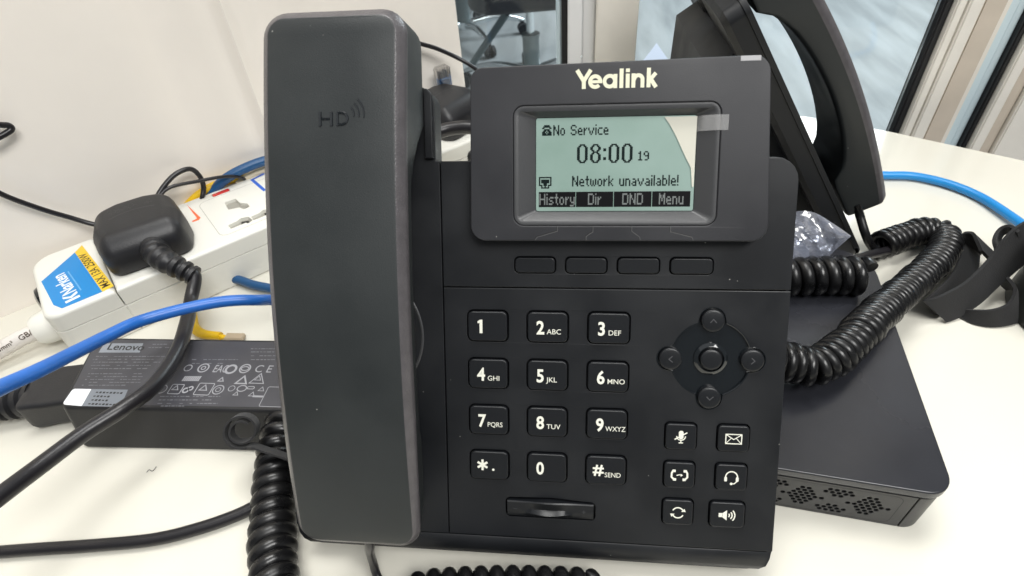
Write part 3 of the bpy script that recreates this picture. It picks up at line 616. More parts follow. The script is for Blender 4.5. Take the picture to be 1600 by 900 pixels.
for r_ in (3.4, 5.2, 7.0): raised([(hu+8.8+r_*math.cos(R_(a)), hv+3.6+r_*math.sin(R_(a))) for a in range(-8, 50, 8)], .7, .25)
P_(bm, 'raised_mark', 'gloss', 30, hs)
# ---- the second phone, turned away
ph2 = copy_tree(ph); ph2.matrix_world = phone_frame(209.1, 317.9, R_(93.15), R_(56.39)); ph2['label'] = 'black desk phone turned sideways behind the upright one'
hs2 = copy_tree(hs); hs2.matrix_world = ph2.matrix_world.copy(); hs2['label'] = 'black handset seen edge on, on the phone turned sideways'
for o in (ph, ph2): o['group'] = 'desk phones on the table'
for o in (hs, hs2): o['group'] = 'telephone handsets'
# straight lead from the front handset over the lower lip
FW = lambda u, v, h: ph.matrix_world @ (Vector((u-104.5, v-VB, h))*MM) / MM
def pcord():
    pts = [FW(41, 3, 20), FW(41, -6, 17), on(578, 862, 22), on(583, 880, 12), on(592, 905, 6), on(615, 935, 5)]
    bm = bmesh.new(); sp = spline(pts, 10); tube(bm, sp, 2.4, 12, .8); return finish(bm, 'handset_lead', 'cable', None, 60)
tag(pcord(), 'short flat black lead hanging from the bottom of the front handset', 'cord')
tag(coil('coiled_cord', [on(655, 932, 8), on(720, 928, 9), on(800, 926, 9), on(880, 928, 9), on(925, 931, 9)], 7.4, 3.5, 6.8, tail1=[on(935, 915, 8), on(975, 918, 4), on(1030, 935, 3)]), 'black coiled cord lying along the foot of the upright phone', 'coiled cord', 'coiled handset cords')
tag(coil('coiled_cord', [on(450, 655, 16), on(434, 700, 14), on(432, 745, 12), on(428, 795, 12), on(426, 850, 13), on(430, 915, 15), on(440, 960, 16)], 7.0, 3.9, 7.2, jit=.05, ph=2), 'thick black coiled cord running down left of the front handset', 'coiled cord', 'coiled handset cords')
tag(coil('coiled_cord', [on(1205, 560, 50), on(1240, 568, 47), on(1275, 572, 45), on(1318, 545, 44), on(1360, 502, 40), on(1400, 465, 26), on(1445, 425, 18), on(1474, 392, 14), on(1474, 366, 12), on(1440, 362, 11), on(1405, 372, 11), on(1375, 384, 11)], 7.1, 2.8, 5.2, jit=.05, tail1=[on(1362, 385, 14), on(1352, 365, 24), on(1343, 335, 34), on(1338, 318, 42)]), 'black coiled cord looping out right across the flat black box', 'coiled cord', 'coiled handset cords')
tag(coil('coiled_cord', [on(1190, 432, 44), on(1240, 432, 44), on(1300, 430, 44), on(1352, 432, 43)], 8.0, 3.5, 7.2, ph=1), 'short straight length of coiled cord under the clear bag', 'coiled cord', 'coiled handset cords')
tag(cable('thin_black_wire', [on(1290, 425, 36), on(1320, 410, 30), on(1360, 398, 14), on(1400, 388, 8), on(1450, 374, 5), on(1490, 362, 5)], 3.0, 'cable'), 'thin black cord crossing from the clear bag under the looping coil', 'cord')
# ================================================================== FLAT BLACK BOX
bx_a = math.atan2(-8, 56); bxo = empty('flat_black_box', (182.0, 26.0, 0), Matrix.Rotation(bx_a, 3, 'Z'))
tag(bxo, 'flat black box with glossy lid and perforated front, right of the phones', 'box')
WX, DY = 122, 168
bm = bmesh.new(); slab(bm, lambda i: rp([(-WX, 0), (-1.5, 0), (-1.5, DY), (-WX, DY)], [8, 11, 24, 8], i, 8), 28.4, 33, .9, 3, .5); finish(bm, 'lid', 'box', bxo)
bm = bmesh.new(); slab(bm, lambda i: rp([(-WX+2, 2.4), (-3, 2.4), (-3, DY-2), (-WX+2, DY-2)], [7, 9, 22, 7], i, 8), 1.5, 27.6, .1, 1, 1.5); finish(bm, 'box_core', 'core', bxo)
bm = bmesh.new(); slab(bm, lambda i: rp([(-12.5, 1.2), (-1.9, 1.2), (-1.9, 60), (-12.5, 60)], [.4, 10, 5, 1], i, 8), 0, 26.0, .5, 2, .5); finish(bm, 'corner_piece', 'boxside', bxo)
bm = bmesh.new(); slab(bm, lambda i: rp([(-20, 60.4), (-1.9, 60.4), (-1.9, DY-1), (-20, DY-1)], [.4, .4, 22, 1], i, 8), 0, 26.0, .5, 2, .5); finish(bm, 'side_piece', 'boxside', bxo)
# front plate with drilled vent, built flat then stood up
pitch = 2.75; hl = []
def cluster(cx, cy, big):
    for a in range(-6, 7):
        for b in range(-6, 7):
            x = cx+a*pitch+(b % 2)*pitch/2; y = cy+b*pitch*.80
            if big: ok = abs(x-cx)/8.6+abs(y-cy)/8.4 <= 1.04 
            else: ok = abs(x-cx) <= 6.2 and 0 <= (y-cy)*(1 if big is False else -1) + 2.4 <= 5.2 and abs(abs(x-cx)-abs(0)) <= (6.2 if (y-cy)*(1 if big is False else -1) > -1 else 3.2)
            if ok: hl.append((x, y))
for k in range(4):
    cluster(-29-k*27.5, 13.2, True)
for k in range(4):
    cluster(-42.7-k*27.5, 19.6, False); cluster(-42.7-k*27.5, 6.6, None)
hl = [h for h in hl if -WX+8 < h[0] < -19 and 3 < h[1] < 23.5]
seen = []; 
for h in hl:
    if all((h[0]-s[0])**2+(h[1]-s[1])**2 > 4.6 for s in seen): seen.append(h)
bm = bmesh.new(); cutplate(bm, lambda i: rp([(-WX+2, .3), (-12.9, .3), (-12.9, 26), (-WX+2, 26)], .4, i), [(lambda i, x=x, y=y: circ(x, y, .98-i, 8)) for x, y in seen], 0, 1.4, .2, 1)
for v in bm.verts: v.co = Vector((v.co.x, 2.6-v.co.z, v.co.y))
finish(bm, 'front_plate', 'boxside', bxo, 30)
bm = bmesh.new(); ribbon2(bm, rr(-68, 13.2, 101, 22.4, 3.5), .35, 0, True)
for v in bm.verts: v.co = Vector((v.co.x, 1.18, v.co.y))
finish(bm, 'vent_outline', 'core', bxo, 0)
# clear film still stuck round the box edge
# ================================================================== CRINKLED CLEAR BAG
from mathutils import noise
topE = spline([on(1205, 338, 60), on(1245, 330, 66), on(1272, 332, 68), on(1300, 348, 66), on(1328, 367, 60)], 8)
botE = spline([on(1205, 416, 44), on(1245, 414, 45), on(1285, 408, 46), on(1308, 388, 52), on(1330, 369, 60)], 8)
bm = bmesh.new(); NU = len(topE); NV = 18; toC = (CAMPOS-on(1262, 370, 60)).normalized()
for side in (1, -1):
    g = []
    for a in range(NU):
        row = []
        for b in range(NV+1):
            t = b/NV; e_ = math.sin(math.pi*t)*min(1, (NU-1-a)/7); p = topE[a].lerp(botE[a], t)
            q = Vector((p.x*.042+side*7, p.y*.042, p.z*.042)); r1 = 1-abs(noise.noise(Vector((q.x*2.1+q.z, q.y*1.2, q.z*.9)))*2.4); r2 = 1-abs(noise.noise(q*3.3)*2.2)
            row.append(bm.verts.new(p+toC*side*(e_*7+e_*(r1*5.0+r2*1.0-3))))
        g.append(row)
    for a in range(NU-1):
        for b in range(NV): bm.faces.new((g[a][b], g[a+1][b], g[a+1][b+1], g[a][b+1]))
tag(finish(bm, 'plastic_bag', 'bag', None, 40), 'crinkled clear plastic bag between the upright phone and the sideways phone', 'plastic bag')
# ================================================================== STRAPS AND CASING ON THE RIGHT
def band(name, edges, per=8, th=.9, parent=None, material='strap'):
    A = spline([on(*e[0]) for e in edges], per); B = spline([on(*e[1]) for e in edges], per); bm = bmesh.new(); rings = []
    for k, (a, b) in enumerate(zip(A, B)):
        t = (A[min(k+1, len(A)-1)]-A[max(k-1, 0)]).normalized(); n_ = t.cross((b-a).normalized()).normalized()*th
        rings.append([a+n_, a.lerp(b, .5)+n_, b+n_, b-n_, a.lerp(b, .5)-n_, a-n_])
    loft(bm, rings); return finish(bm, name, material, parent, 40)
st = empty('hook_strap', on(1500, 480, 0)); tag(st, 'twisted black hook and loop strap lying on the table by the right edge', 'strap')
def relp(o, e): 
    o.parent = e; o.matrix_parent_inverse = e.matrix_world.inverted(); return o
bpy.context.view_layer.update()
relp(band('front_band', [((1443, 470, 16), (1478, 503, 1)), ((1470, 462, 19), (1498, 495, 2)), ((1510, 440, 24), (1530, 474, 6)), ((1545, 405, 32), (1558, 448, 12)), ((1570, 372, 42), (1590, 420, 20)), ((1592, 352, 48), (1618, 398, 28)), ((1625, 335, 52), (1650, 380, 34))]), st)
relp(band('back_band', [((1444, 470, 14), (1464, 492, 2)), ((1465, 452, 12), (1480, 478, 2)), ((1488, 428, 12), (1505, 455, 2)), ((1500, 398, 14), (1525, 425, 3)), ((1501, 374, 16), (1530, 398, 4))]), st)
relp(band('folded_end', [((1500, 374, 17), (1532, 398, 6)), ((1506, 364, 22), (1538, 388, 12)), ((1519, 364, 24), (1548, 391, 14)), ((1525, 374, 23), (1552, 402, 12)), ((1533, 392, 20), (1552, 412, 10))]), st)
relp(band('lower_loop', [((1496, 482, 2), (1500, 495, 1)), ((1520, 484, 8), (1524, 506, 1)), ((1550, 484, 12), (1556, 510, 1)), ((1576, 474, 14), (1588, 503, 1)), ((1586, 452, 16), (1600, 482, 1)), ((1577, 437, 17), (1584, 462, 3)), ((1562, 424, 17), (1566, 446, 4))]), st)
relp(band('upper_loop', [((1556, 392, 34), (1572, 398, 30)), ((1553, 374, 38), (1560, 384, 30)), ((1562, 358, 42), (1568, 366, 34)), ((1578, 353, 46), (1584, 366, 36)), ((1592, 362, 46), (1598, 384, 34))]), st)
e = empty('dark_casing', on(1705, 500, 0)); tag(e, 'dark grey rounded casing cut off by the right edge of the photo', 'casing')
bm = bmesh.new(); lathe(bm, [(41, 0), (44, 2), (43, 25), (40, 55), (37, 60), (33, 61.5)], 48); finish(bm, 'casing', 'cup', e, 40)
# bright blue cable on the right
tag(cable('blue_network_cable', [on(1330, 262, 4), on(1370, 273, 4), on(1425, 275, 4), on(1480, 287, 4), on(1530, 307, 4), on(1575, 335, 5), on(1620, 368, 6), on(1660, 400, 8)], 3.3, 'blue2'), 'bright blue network cable curving across the table at the far right', 'network cable', 'blue network cables')
# ================================================================== POWER STRIP
srot = Matrix((SL, ST, Vector((0, 0, 1)))).transposed()
sp_ = empty('power_strip', SA, srot); tag(sp_, 'white multi socket power strip with blue and yellow sticker', 'power strip')
W, H = 80, 36
def part(bm, name, m_, sm=35): return finish(bm, name, m_, sp_, sm)
end_pts = lambda i: rp([(-9, 0), (32, 0), (32, W), (-9, W)], [9, .5, .5, 14], i, 7)
main_pts = lambda i: rp([(32.7, 0), (400, 0), (400, W), (32.7, W)], [.5, 9, 9, .5], i*1.0, 7)
bm = bmesh.new(); slab(bm, end_pts, 22.6, H, 3.2, 4); part(bm, 'end_cover', 'white')
bm = bmesh.new(); slab(bm, lambda i: end_pts(i-.4), 0, 22, .3, 2, 1.5); part(bm, 'end_base', 'white')
bm = bmesh.new(); slab(bm, lambda i: end_pts(i+1.2), 20, 30, .1, 1); part(bm, 'seam', 'grey')
bm = bmesh.new(); slab(bm, lambda i: main_pts(i-.4), 0, 22, .3, 2, 1.5); part(bm, 'main_base', 'white')
bm = bmesh.new(); slab(bm, lambda i: main_pts(i+1.0), 20, 30, .1, 1); part(bm, 'seam', 'grey')
def sl(px, py, z=H): p = on(px, py, z)-SA; return (p.dot(SL), p.dot(ST))
shapes = []
def socket_holes(cx, cy):
    # universal three way socket: holes cut through the cover
    return [lambda i: rp([(cx-7, cy-27), (cx+7, cy-27), (cx+7, cy-20), (cx+2, cy-20), (cx+1, cy-16), (cx-2, cy-16), (cx-3, cy-20), (cx-7, cy-20)], .8, i, 2)]
a1 = sl(365, 320); a2 = sl(375, 347); a3 = sl(410, 334)
def pin(c, w_, h_, r): return lambda i: rr(c[0], c[1], w_, h_, r, i, 3)
A2 = sl(361, 318); A3 = sl(372, 328)
earth = lambda i: rp([(A2[0]-4.5, A2[1]-7), (A2[0]+3.2, A2[1]-10), (A2[0]+4.8, A2[1]-15), (A2[0]+9.5, A2[1]-15), (A2[0]+9.5, A2[1]-9), (A2[0]+5.5, A2[1]-4), (A2[0]+5.0, A2[1]+5), (A2[0]-3, A2[1]+6)], 1.4, i, 3)
def lpin(c): return lambda i: rp([(c[0]-8, c[1]-3.6), (c[0]+3, c[1]-3.6), (c[0]+4, c[1]-6), (c[0]+8, c[1]-4), (c[0]+7, c[1]+3), (c[0]+2, c[1]+5.2), (c[0]-1, c[1]+3.2), (c[0]-8, c[1]+2.6)], .8, i, 3)
neon = sl(345, 301)
hol = [earth, lpin(a2), lpin(a3), (lambda i: rr(neon[0], neon[1], 13.8, 4.4, .8, i, 2))]
bm = bmesh.new(); cutplate(bm, lambda i: main_pts(i), hol, 22.6, H, 2.6, 4, .4); part(bm, 'socket_cover', 'white')
bm = bmesh.new()
for f in hol[:3]: bm.faces.new([bm.verts.new((p[0], p[1], H-2.6)) for p in f(-.3)])
part(bm, 'socket_shutter', 'grey', 0)
bm = bmesh.new()
poly2(bm, [(a2[0]-1, a2[1]-2), (a2[0]+6, a2[1]-3), (a2[0]+6, a2[1]+1.5), (a2[0]+1.5, a2[1]+3.6)], H-2.4); poly2(bm, circ(A2[0]+7, A2[1]-12.5, 2.3, 14), H-2.4); poly2(bm, [(a3[0]+1, a3[1]-1), (a3[0]+7, a3[1]-2), (a3[0]+6, a3[1]+2), (a3[0]+2, a3[1]+4)], H-2.4)
finish(bm, 'contact_hole', 'hole', sp_, 0)
bm = bmesh.new(); slab(bm, lambda i: rr(neon[0], neon[1], 13.2, 3.8, .6, i), H-2, H+.5, .4, 2); part(bm, 'pilot_lamp', 'neon')
bm = bmesh.new(); c0 = sl(311, 327); c1 = sl(352, 367); cu = c1[0]-3
ribbon2(bm, rp([(cu, c1[1]-1), (cu+74, c1[1]-1), (cu+74, c1[1]+58), (cu, c1[1]+58)], 6, 0, 6), .35, H+.04, True); flat(bm, 'socket_outline', 'grey', sp_)
t1, t2, t3 = sl(292, 319), sl(312, 341), sl(300, 347)
bm = bmesh.new(); poly2(bm, [sl(*p_) for p_ in ((291.3, 319.2), (301.7, 333.3), (306.7, 339.2), (307.5, 341.7), (300, 345.3), (300.8, 347.2), (310.8, 343.8), (313.5, 340))], H+.05); flat(bm, 'orange_arrow', 'orange', sp_)
b1, b2, b3 = sl(413, 271), sl(394, 281), sl(414, 298)
bm = bmesh.new(); ribbon2(bm, [b1, b2, b3], 2.6, H+.05); flat(bm, 'blue_frame_print', 'printblue', sp_)
# sticker
L = {k: sl(*v) for k, v in dict(a=(128, 383), b=(117, 394.5), c=(64.5, 440), d=(84, 478), e=(97, 482), f=(160, 456), g=(178, 447)).items()}
bm = bmesh.new(); poly2(bm, [L['b'], L['c'], (L['d'][0], L['d'][1]+1), L['e'], L['f']][::-1], H+.05); 
for f in bm.faces: f.normal_update()
st1 = flat(bm, 'sticker', 'stblue', sp_)
bm = bmesh.new(); poly2(bm, [L['a'], L['b'], L['f'], L['g']][::-1], H+.06); flat(bm, 'sticker_band', 'styel', st1)
ax = (Vector(L['a'])-Vector(L['g'])).normalized(); rot = math.atan2(ax.y, ax.x)
mid = (Vector(L['f'])*.5+Vector(L['g'])*.5); nr = Vector((-ax.y, ax.x)); o_ = mid+ax*3-nr*2.4
text('MAX 13A 2500W', 7.4, o_.x, o_.y, H+.08, 'sticker_text', 'stblack', st1, off=.10, rot=rot, sx=.98)
o_ = Vector(L['f'])*.55+Vector(L['e'])*.45+ax*5
text('Narken', 11.5, o_.x+ax.x*9+nr.x*1, o_.y+ax.y*9+nr.y*1, H+.08, 'sticker_name', 'stwhite', st1, off=.25, rot=rot, sx=.82)
bm = bmesh.new(); B = Vector((o_.x, o_.y))+nr*1
def bx_(a, b): p = B+ax*a+nr*b; return (p.x, p.y)
for q, pp in enumerate(([(0, 0), (2.6, 0), (2.6, 8.6), (0, 8.6)], [(3.0, 4), (6.2, 8.6), (8.6, 8.6), (5.0, 3.6)], [(3.6, 3.8), (5.6, 4.6), (8.4, 0), (5.8, 0)])): poly2(bm, [bx_(*p) for p in pp], H+.08+.004*q)
flat(bm, 'sticker_mark', 'stwhite', st1)
bm = bmesh.new(); 
for k in range(22):
    s = 7+k*1.35; ribbon2(bm, [bx_(s, -2.3), bx_(s+.9, -2.3)], .8, H+.08)
flat(bm, 'sticker_small_print', 'stlight', st1)
# reset button and cable gland on the end
bm = bmesh.new(); ax_ = Matrix.Translation((-9.3, 50, 19)) @ Matrix.Rotation(-math.pi/2, 4, 'Y'); lathe(bm, [(11, 0), (11, 1.2), (10, 3.5), (7, 5), (2, 5.6)], 28, ax_); part(bm, 'reset_button', 'gloss')
bm = bmesh.new(); ax_ = Matrix.Translation((-9, 27, 14)) @ Matrix.Rotation(-math.pi/2, 4, 'Y'); lathe(bm, [(11, 0), (11.5, 3), (10.5, 10), (8.5, 13.5), (6, 14)], 28, ax_); part(bm, 'cable_gland', 'white')
# white mains lead with its printing
g0 = SA-SL*20+ST*27+Vector((0, 0, 14)); g1 = g0-SL*10; pA = on(0, 547, 12); wp = [g0, g1, g1.lerp(pA, .33), g1.lerp(pA, .66), pA, pA+(pA-g1).normalized()*40]
wc = cable('white_mains_cable', wp, 5.4, 'whitecable'); tag(wc, 'thick white mains cable leaving the left end of the power strip', 'mains cable')
def wrap_text(s, size, p0, dirv, r, facing, name, material, parent, start=0, off=.05):
    d = dirv.normalized(); f = (facing-d*facing.dot(d)).normalized(); s_ = f.cross(d); bm = text_bm(s, size, off)
    bmesh.ops.subdivide_edges(bm, edges=[e for e in bm.edges if e.calc_length() > 1], cuts=1)
    for v in bm.verts:
        th = (v.co.y-size*.35)/r; v.co = p0+d*(start+v.co.x)+(f*math.cos(th)+s_*math.sin(th))*(r+.06)
    return flat(bm, name, material, parent)
for t_, sz, st_ in (('5mm\u00b2', 4.0, .5), ('GB/T', 5.0, 13.6)): wrap_text(t_, sz, pA, g1-pA, 5.55, CAMPOS-pA+Vector((0, 0, 60)), 'cable_print', 'stblack', wc, st_)
# ---- plugs: rounded D body, brand plate relief, ribbed strain relief
def plug(L0, T0, label, rise=1.0, yaw=0, lead=True):
    e = empty('mains_plug', SA+SL*L0+ST*T0+Vector((0, 0, H)), srot @ Matrix.Rotation(yaw, 3, 'Z')); tag(e, label, 'plug', 'black mains plugs in the power strip')
    def out(i, s=1.0): return rp([(-29+4, -27), (29-4, -27), (29, -6), (26, 24), (10, 31), (-10, 31), (-26, 24), (-29, -6)], [9, 9, 14, 14, 14, 14, 14, 14], i, 4)
    bm = bmesh.new(); rings = [z3(out(2.2), .3), z3(out(.6), 1.2), z3(out(0), 3), z3(out(0), 12), z3(out(.8), 17)]
    for k in range(1, 7): a = k/6*math.pi/2; rings.append([Vector((p[0], p[1]*(1-.10*math.sin(a))+2.2*math.sin(a), 17+10*rise*math.sin(a))) for p in out(.8+9*(1-math.cos(a)))])
    loft(bm, rings); finish(bm, 'plug_body', 'rubber', e, 50)
    bm = bmesh.new()
    for k in range(26):                                 # moulded relief on the brow
        x = random.uniform(-15, 13); y = random.uniform(10, 17); r_ = random.uniform(.6, 1.5); a0 = random.uniform(0, 360)
        ribbon2(bm, arc(x, y, r_, a0, a0+random.uniform(120, 260), 6), .45, 17+10*rise+.08+k*.003)
    ribbon2(bm, arc(0, -24, 31, 62, 118, 14), .9, 17+10*rise+.10); finish(bm, 'moulded_relief', 'bezel', e, 0)
    if lead:
        bm = bmesh.new(); ax_ = Matrix.Translation((4, -20, 10)) @ Matrix.Rotation(R_(86), 4, 'X'); lathe(bm, [(10.5, 0), (10, 6), (8.5, 9), (7, 10)], 24, ax_)
        pts = spline([(4, -26, 11), (5, -34, 11), (9, -43, 9), (15, -51, 5), (20, -57, 1)], 8); rad = [8.2-.075*k+(.8 if (k % 5) < 3 else -1.0) for k in range(len(pts))]; tube(bm, pts, rad, 18); finish(bm, 'strain_relief', 'rubber', e, 50)
    return e
pl = plug(63, 35, 'black mains plug with thick lead, next to the blue and yellow sticker', 1.0, R_(-6))
pc = SA+SL*0; ml = pl.matrix_world
end = (pl.matrix_world @ (Vector((20, -57, 1))*MM))/MM; end0 = (pl.matrix_world @ (Vector((15, -51, 5))*MM))/MM
tag(cable('black_mains_cable', [end0, end, on(298, 470, 30), on(293, 500, 33), on(277, 550, 36), on(243, 600, 40), on(195, 637, 43), on(130, 678, 44), on(60, 730, 46), on(0, 775, 50), on(-60, 822, 54)], 4.2, 'cable'), 'black mains cable from the plug, crossing over the power adapter', 'mains cable')
p2 = plug(322, 38, 'black mains plug in the gap behind the upright phone', 1.1, R_(14), False)
# thick leads under the second plug, seen in the gap
tag(cable('black_mains_cable', [on(640, 226, 62), on(676, 210, 68), on(705, 201, 70), on(740, 200, 70), on(790, 215, 64)], 5.2, 'cable'), 'short arc of thick black lead under the plug behind the phone', 'mains cable')
bm = bmesh.new(); sp2 = spline([on(690, 250, 20), on(712, 243, 20), on(760, 243, 20)], 16); tube(bm, sp2, [6.5+(1 if k % 6 < 4 else -.8) for k in range(len(sp2))], 16); tag(finish(bm, 'ribbed_cable_end', 'rubber', None, 50), 'ribbed black cable end low in the gap beside the screen', 'cable end')
# clear network plug standing against the wall
e = empty('clear_network_plug', onT(692, 140, 72)); tag(e, 'clear network plug with blue core standing up against the wall', 'network plug')
cc = onT(692, 122, 72); bm = bmesh.new()
bmat = Matrix.Translation(cc-onT(692, 140, 72)) @ srot.to_4x4()
def bx3(bm, sx, sy, sz, m4, dz=0):
    vs_ = [m4 @ Vector((x*sx, y*sy, z*sz+dz)) for z in (-.5, .5) for x, y in ((-.5, -.5), (.5, -.5), (.5, .5), (-.5, .5))]; loft(bm, [vs_[:4], vs_[4:]])
bx3(bm, 14, 10, 22, bmat); bmesh.ops.bevel(bm, geom=bm.edges[:], offset=1.5, segments=2, affect='EDGES'); finish(bm, 'clear_shell', 'rj', e)
bm = bmesh.new()
for k in range(4): bx3(bm, 1.1, 3, 9-1.5*(k % 2), bmat @ Matrix.Translation((-4.2+k*2.8, 0, 3)))
finish(bm, 'wires', 'bprint', e, 0)
bm = bmesh.new(); bx3(bm, 10, 7, 12, bmat, -6); tube(bm, [cc-onT(692, 140, 72)+Vector((0, 0, -10)), cc-onT(692, 140, 72)+Vector((4, 0, -60))], 3.4); finish(bm, 'blue_core', mat('pale_blue_core', (.10, .27, .62), .4), e)
# thin black wires along the wall
tag(cable('thin_black_wire', [onT(-40, 275, 78), onT(0, 302, 79), onT(60, 325, 80), onT(110, 340, 80), onT(150, 351, 76), onT(185, 352, 70)], 1.75, 'cable'), 'thin black wire crossing the wall down to the plug', 'wire', 'thin black wires at the wall')
tag(cable('thin_black_wire', [onT(-25, 192, 78), onT(0, 195, 80), onT(13, 196, 81), onT(18, 201, 81), onT(10, 208, 80), onT(-20, 224, 78)], 1.9, 'cable'), 'thin black wire loop poking in at the left edge', 'wire', 'thin black wires at the wall')
tag(cable('thin_black_wire', [onT(240, 325, 66), onT(250, 300, 72), onT(272, 274, 76), onT(296, 264, 78), onT(311, 274, 79), onT(318, 292, 79), onT(315, 315, 76), onT(312, 335, 82)], 1.9, 'cable'), 'thin black wire arching up behind the plug', 'wire', 'thin black wires at the wall')
tag(cable('thin_black_wire', [onT(240, 325, 64), onT(250, 306, 70), onT(268, 292, 72), onT(310, 283, 73), onT(350, 276, 74), onT(375, 277, 76), onT(388, 284, 84)], 1.35, 'cable'), 'thin black wire running level behind the power strip', 'wire', 'thin black wires at the wall')
tag(cable('thin_black_wire', [onT(600, 45, 78), onT(650, 66, 78), onT(680, 75, 76), onT(710, 88, 70), onT(738, 104, 60), onT(770, 130, 50)], 1.9, 'cable'), 'taut black double wire between the handset and the screen', 'wire', 'thin black wires at the wall')
tag(cable('blue_network_cable', [onT(318, 322, 84), onT(335, 297, 82), onT(352, 280, 80), onT(378, 265, 78), onT(415, 251, 76), onT(470, 240, 72)], 3.9, 'blue3'), 'dark blue network cable behind the power strip, half hidden', 'network cable', 'blue network cables')
tag(cable('yellow_cable', [onT(292, 322, 86), onT(308, 306, 84), onT(330, 292, 84), onT(352, 284, 84), onT(400, 270, 84)], 3.1, 'yellow'), 'yellow cable tucked between the power strip and the wall', 'network cable', 'yellow network cables')
tag(cable('cream_cable', [onT(370, 287, 82), onT(395, 273, 81), onT(430, 258, 80)], 3.2, mat('cream_vinyl', (.66, .58, .42), .5)), 'short bit of cream cable above the blue printed square', 'cable')
# front blue cable, rising towards the left
tag(cable('blue_network_cable', [on(520, 500, 14), on(440, 472, 26), on(400, 469, 38), on(350, 471, 44), on(290, 482, 48), on(218, 502, 52), on(170, 524, 59), on(124, 547, 68), on(62, 578, 80), on(0, 606, 92), on(-60, 637, 104)], 3.5, 'blue'), 'blue network cable sweeping in front of the power strip', 'network cable', 'blue network cables')
tag(cable('blue_network_cable', [on(330, 428, 5), on(372, 437, 5), on(396, 445, 5), on(430, 452, 5), on(480, 462, 5)], 3.3, 'blue3'), 'blue network cable lying in shadow under the power strip', 'network cable', 'blue network cables')
ye = empty('yellow_plug_cable', on(310, 520, 0)); tag(ye, 'yellow cable with a bare plug tip lying behind the power adapter', 'network cable', 'yellow network cables'); bpy.context.view_layer.update()
relp(cable('yellow_lead', [on(296, 470, 12), on(300, 495, 7), on(304, 512, 4), on(318, 522, 3), on(345, 525, 3)], [3.4-.7*max(0, (k-30))/18 for k in range(49)], 'yellow'), ye)
bm = bmesh.new(); b0 = on(367, 527, 3)
def obox(bm, c, d, l, w_, h_):
    d = d.normalized(); n_ = Vector((-d.y, d.x, 0)); loft(bm, [[c+d*x*l/2+n_*y*w_/2+Vector((0, 0, z)) for x, y in ((-1, -1), (1, -1), (1, 1), (-1, 1))] for z in (-h_/2, h_/2)])
obox(bm, b0, Vector((1, 0, 0)), 13, 6, 3.5); bmesh.ops.bevel(bm, geom=bm.edges[:], offset=.8, segments=1, affect='EDGES'); relp(finish(bm, 'plug_tip', 'gold'), ye)
relp(cable('thin_core', [on(340, 525, 3), on(352, 527, 3), on(362, 527, 3)], 1.6, 'yellow'), ye)
# ================================================================== POWER ADAPTER
ad = empty('power_adapter', (-190, 84, 0)); tag(ad, 'black laptop power adapter with printed grey label, left of the handset', 'power adapter')
def quad(fl, fr_, br, bl): 
    o = Vector((-190, 84)); return [Vector(p)-o for p in (fl, fr_, br, bl)]
QT = quad((-259, 58.5), (-96, 62), (-110, 112), (-272, 110.5)); QB = quad((-256, 50), (-96, 54), (-106, 118), (-270, 114))
def adr(t, i): return [a.lerp(b, t) for a, b in zip(rp(QB, 5, i, 6), rp(QT, 5, i, 6))]
bm = bmesh.new(); loft(bm, [z3(adr(0, 2), 0), z3(adr(.02, .6), .7), z3(adr(.06, 0), 2), z3(adr(.93, 0), 25), z3(adr(.97, .2), 26.2), z3(adr(1, .7), 26.9), z3(adr(1, 1.3), 27.1)]); finish(bm, 'adapter_body', 'brick', ad, 40)
bm = bmesh.new(); poly2(bm, rp([Vector((-67, -23.2)), Vector((90, -20)), Vector((78, 26)), Vector((-80, 24.6))], 3.5), 27.14); lb = flat(bm, 'rating_label', 'blabel', ad)
LZ = 27.17
def al(px, py): p = on(px, py, 27.1); return (p.x+190, p.y-84)
q1, q2, q3, q4 = al(154, 551), al(218, 551), al(224, 536.5), al(163, 536.5)
bm = bmesh.new(); poly2(bm, [q1, q2, q3, q4], LZ); flat(bm, 'maker_plate', mat('plate_grey', (.24, .26, .29), .3), lb)
text('Lenovo', 7.2, q1[0]+3.2, q1[1]+2.5, LZ+.02, 'maker_name', 'brick', lb, off=.10, sx=1.12, shear=-.12)
bm = bmesh.new(); poly2(bm, rp([Vector(al(97, 632)), Vector(al(128, 634.5)), Vector(al(143, 608)), Vector(al(114, 607.5))], [2.4, .3, .3, 1.5]), LZ); flat(bm, 'white_sticker', 'stwhite', lb)
bm = bmesh.new(); poly2(bm, [al(128.4, 634.5), al(188, 636), al(200, 609), al(143.4, 608)], LZ); flat(bm, 'grey_sticker', mat('sticker_grey', (.20, .22, .25), .4), lb)
random.seed(11); bm = bmesh.new()
for j, (x0, y0, n_) in enumerate(((150, 613, 8), (146, 619, 5), (143, 625, 5), (138, 631, 9))):
    p = Vector(al(x0, y0))
    for k in range(n_): ribbon2(bm, [(p.x+k*2.1, p.y), (p.x+k*2.1+1.4, p.y)], 1.2 if k % 3 else .8, LZ+.02)
flat(bm, 'sticker_print', 'brick', lb)
bm = bmesh.new()                                        # lines of tiny print: worn, unreadable strokes
for (xa, xb, y0) in [(150, 265, 557), (145, 240, 561.5), (146, 250, 566), (142, 238, 571), (143, 232, 576), (138, 228, 584), (136, 226, 588.5), (133, 222, 593), (131, 220, 597.5), (128, 212, 602), (232, 300, 538), (232, 270, 543),
                     (392, 436, 545), (392, 440, 550), (392, 438, 556), (300, 372, 562), (392, 430, 562), (300, 350, 568), (250, 345, 619.5), (248, 330, 625), (246, 340, 630.5), (243, 300, 634.5)]:
    x = xa
    while x < xb:
        wl = random.uniform(2, 8); p, q_ = al(x, y0), al(min(x+wl, xb), y0)
        if random.random() < .8: ribbon2(bm, [p, q_], random.uniform(.35, .7), LZ)
        x += wl+random.uniform(.8, 2)
flat(bm, 'fine_print', mat('faint_print', (.15, .15, .165), .4), lb)
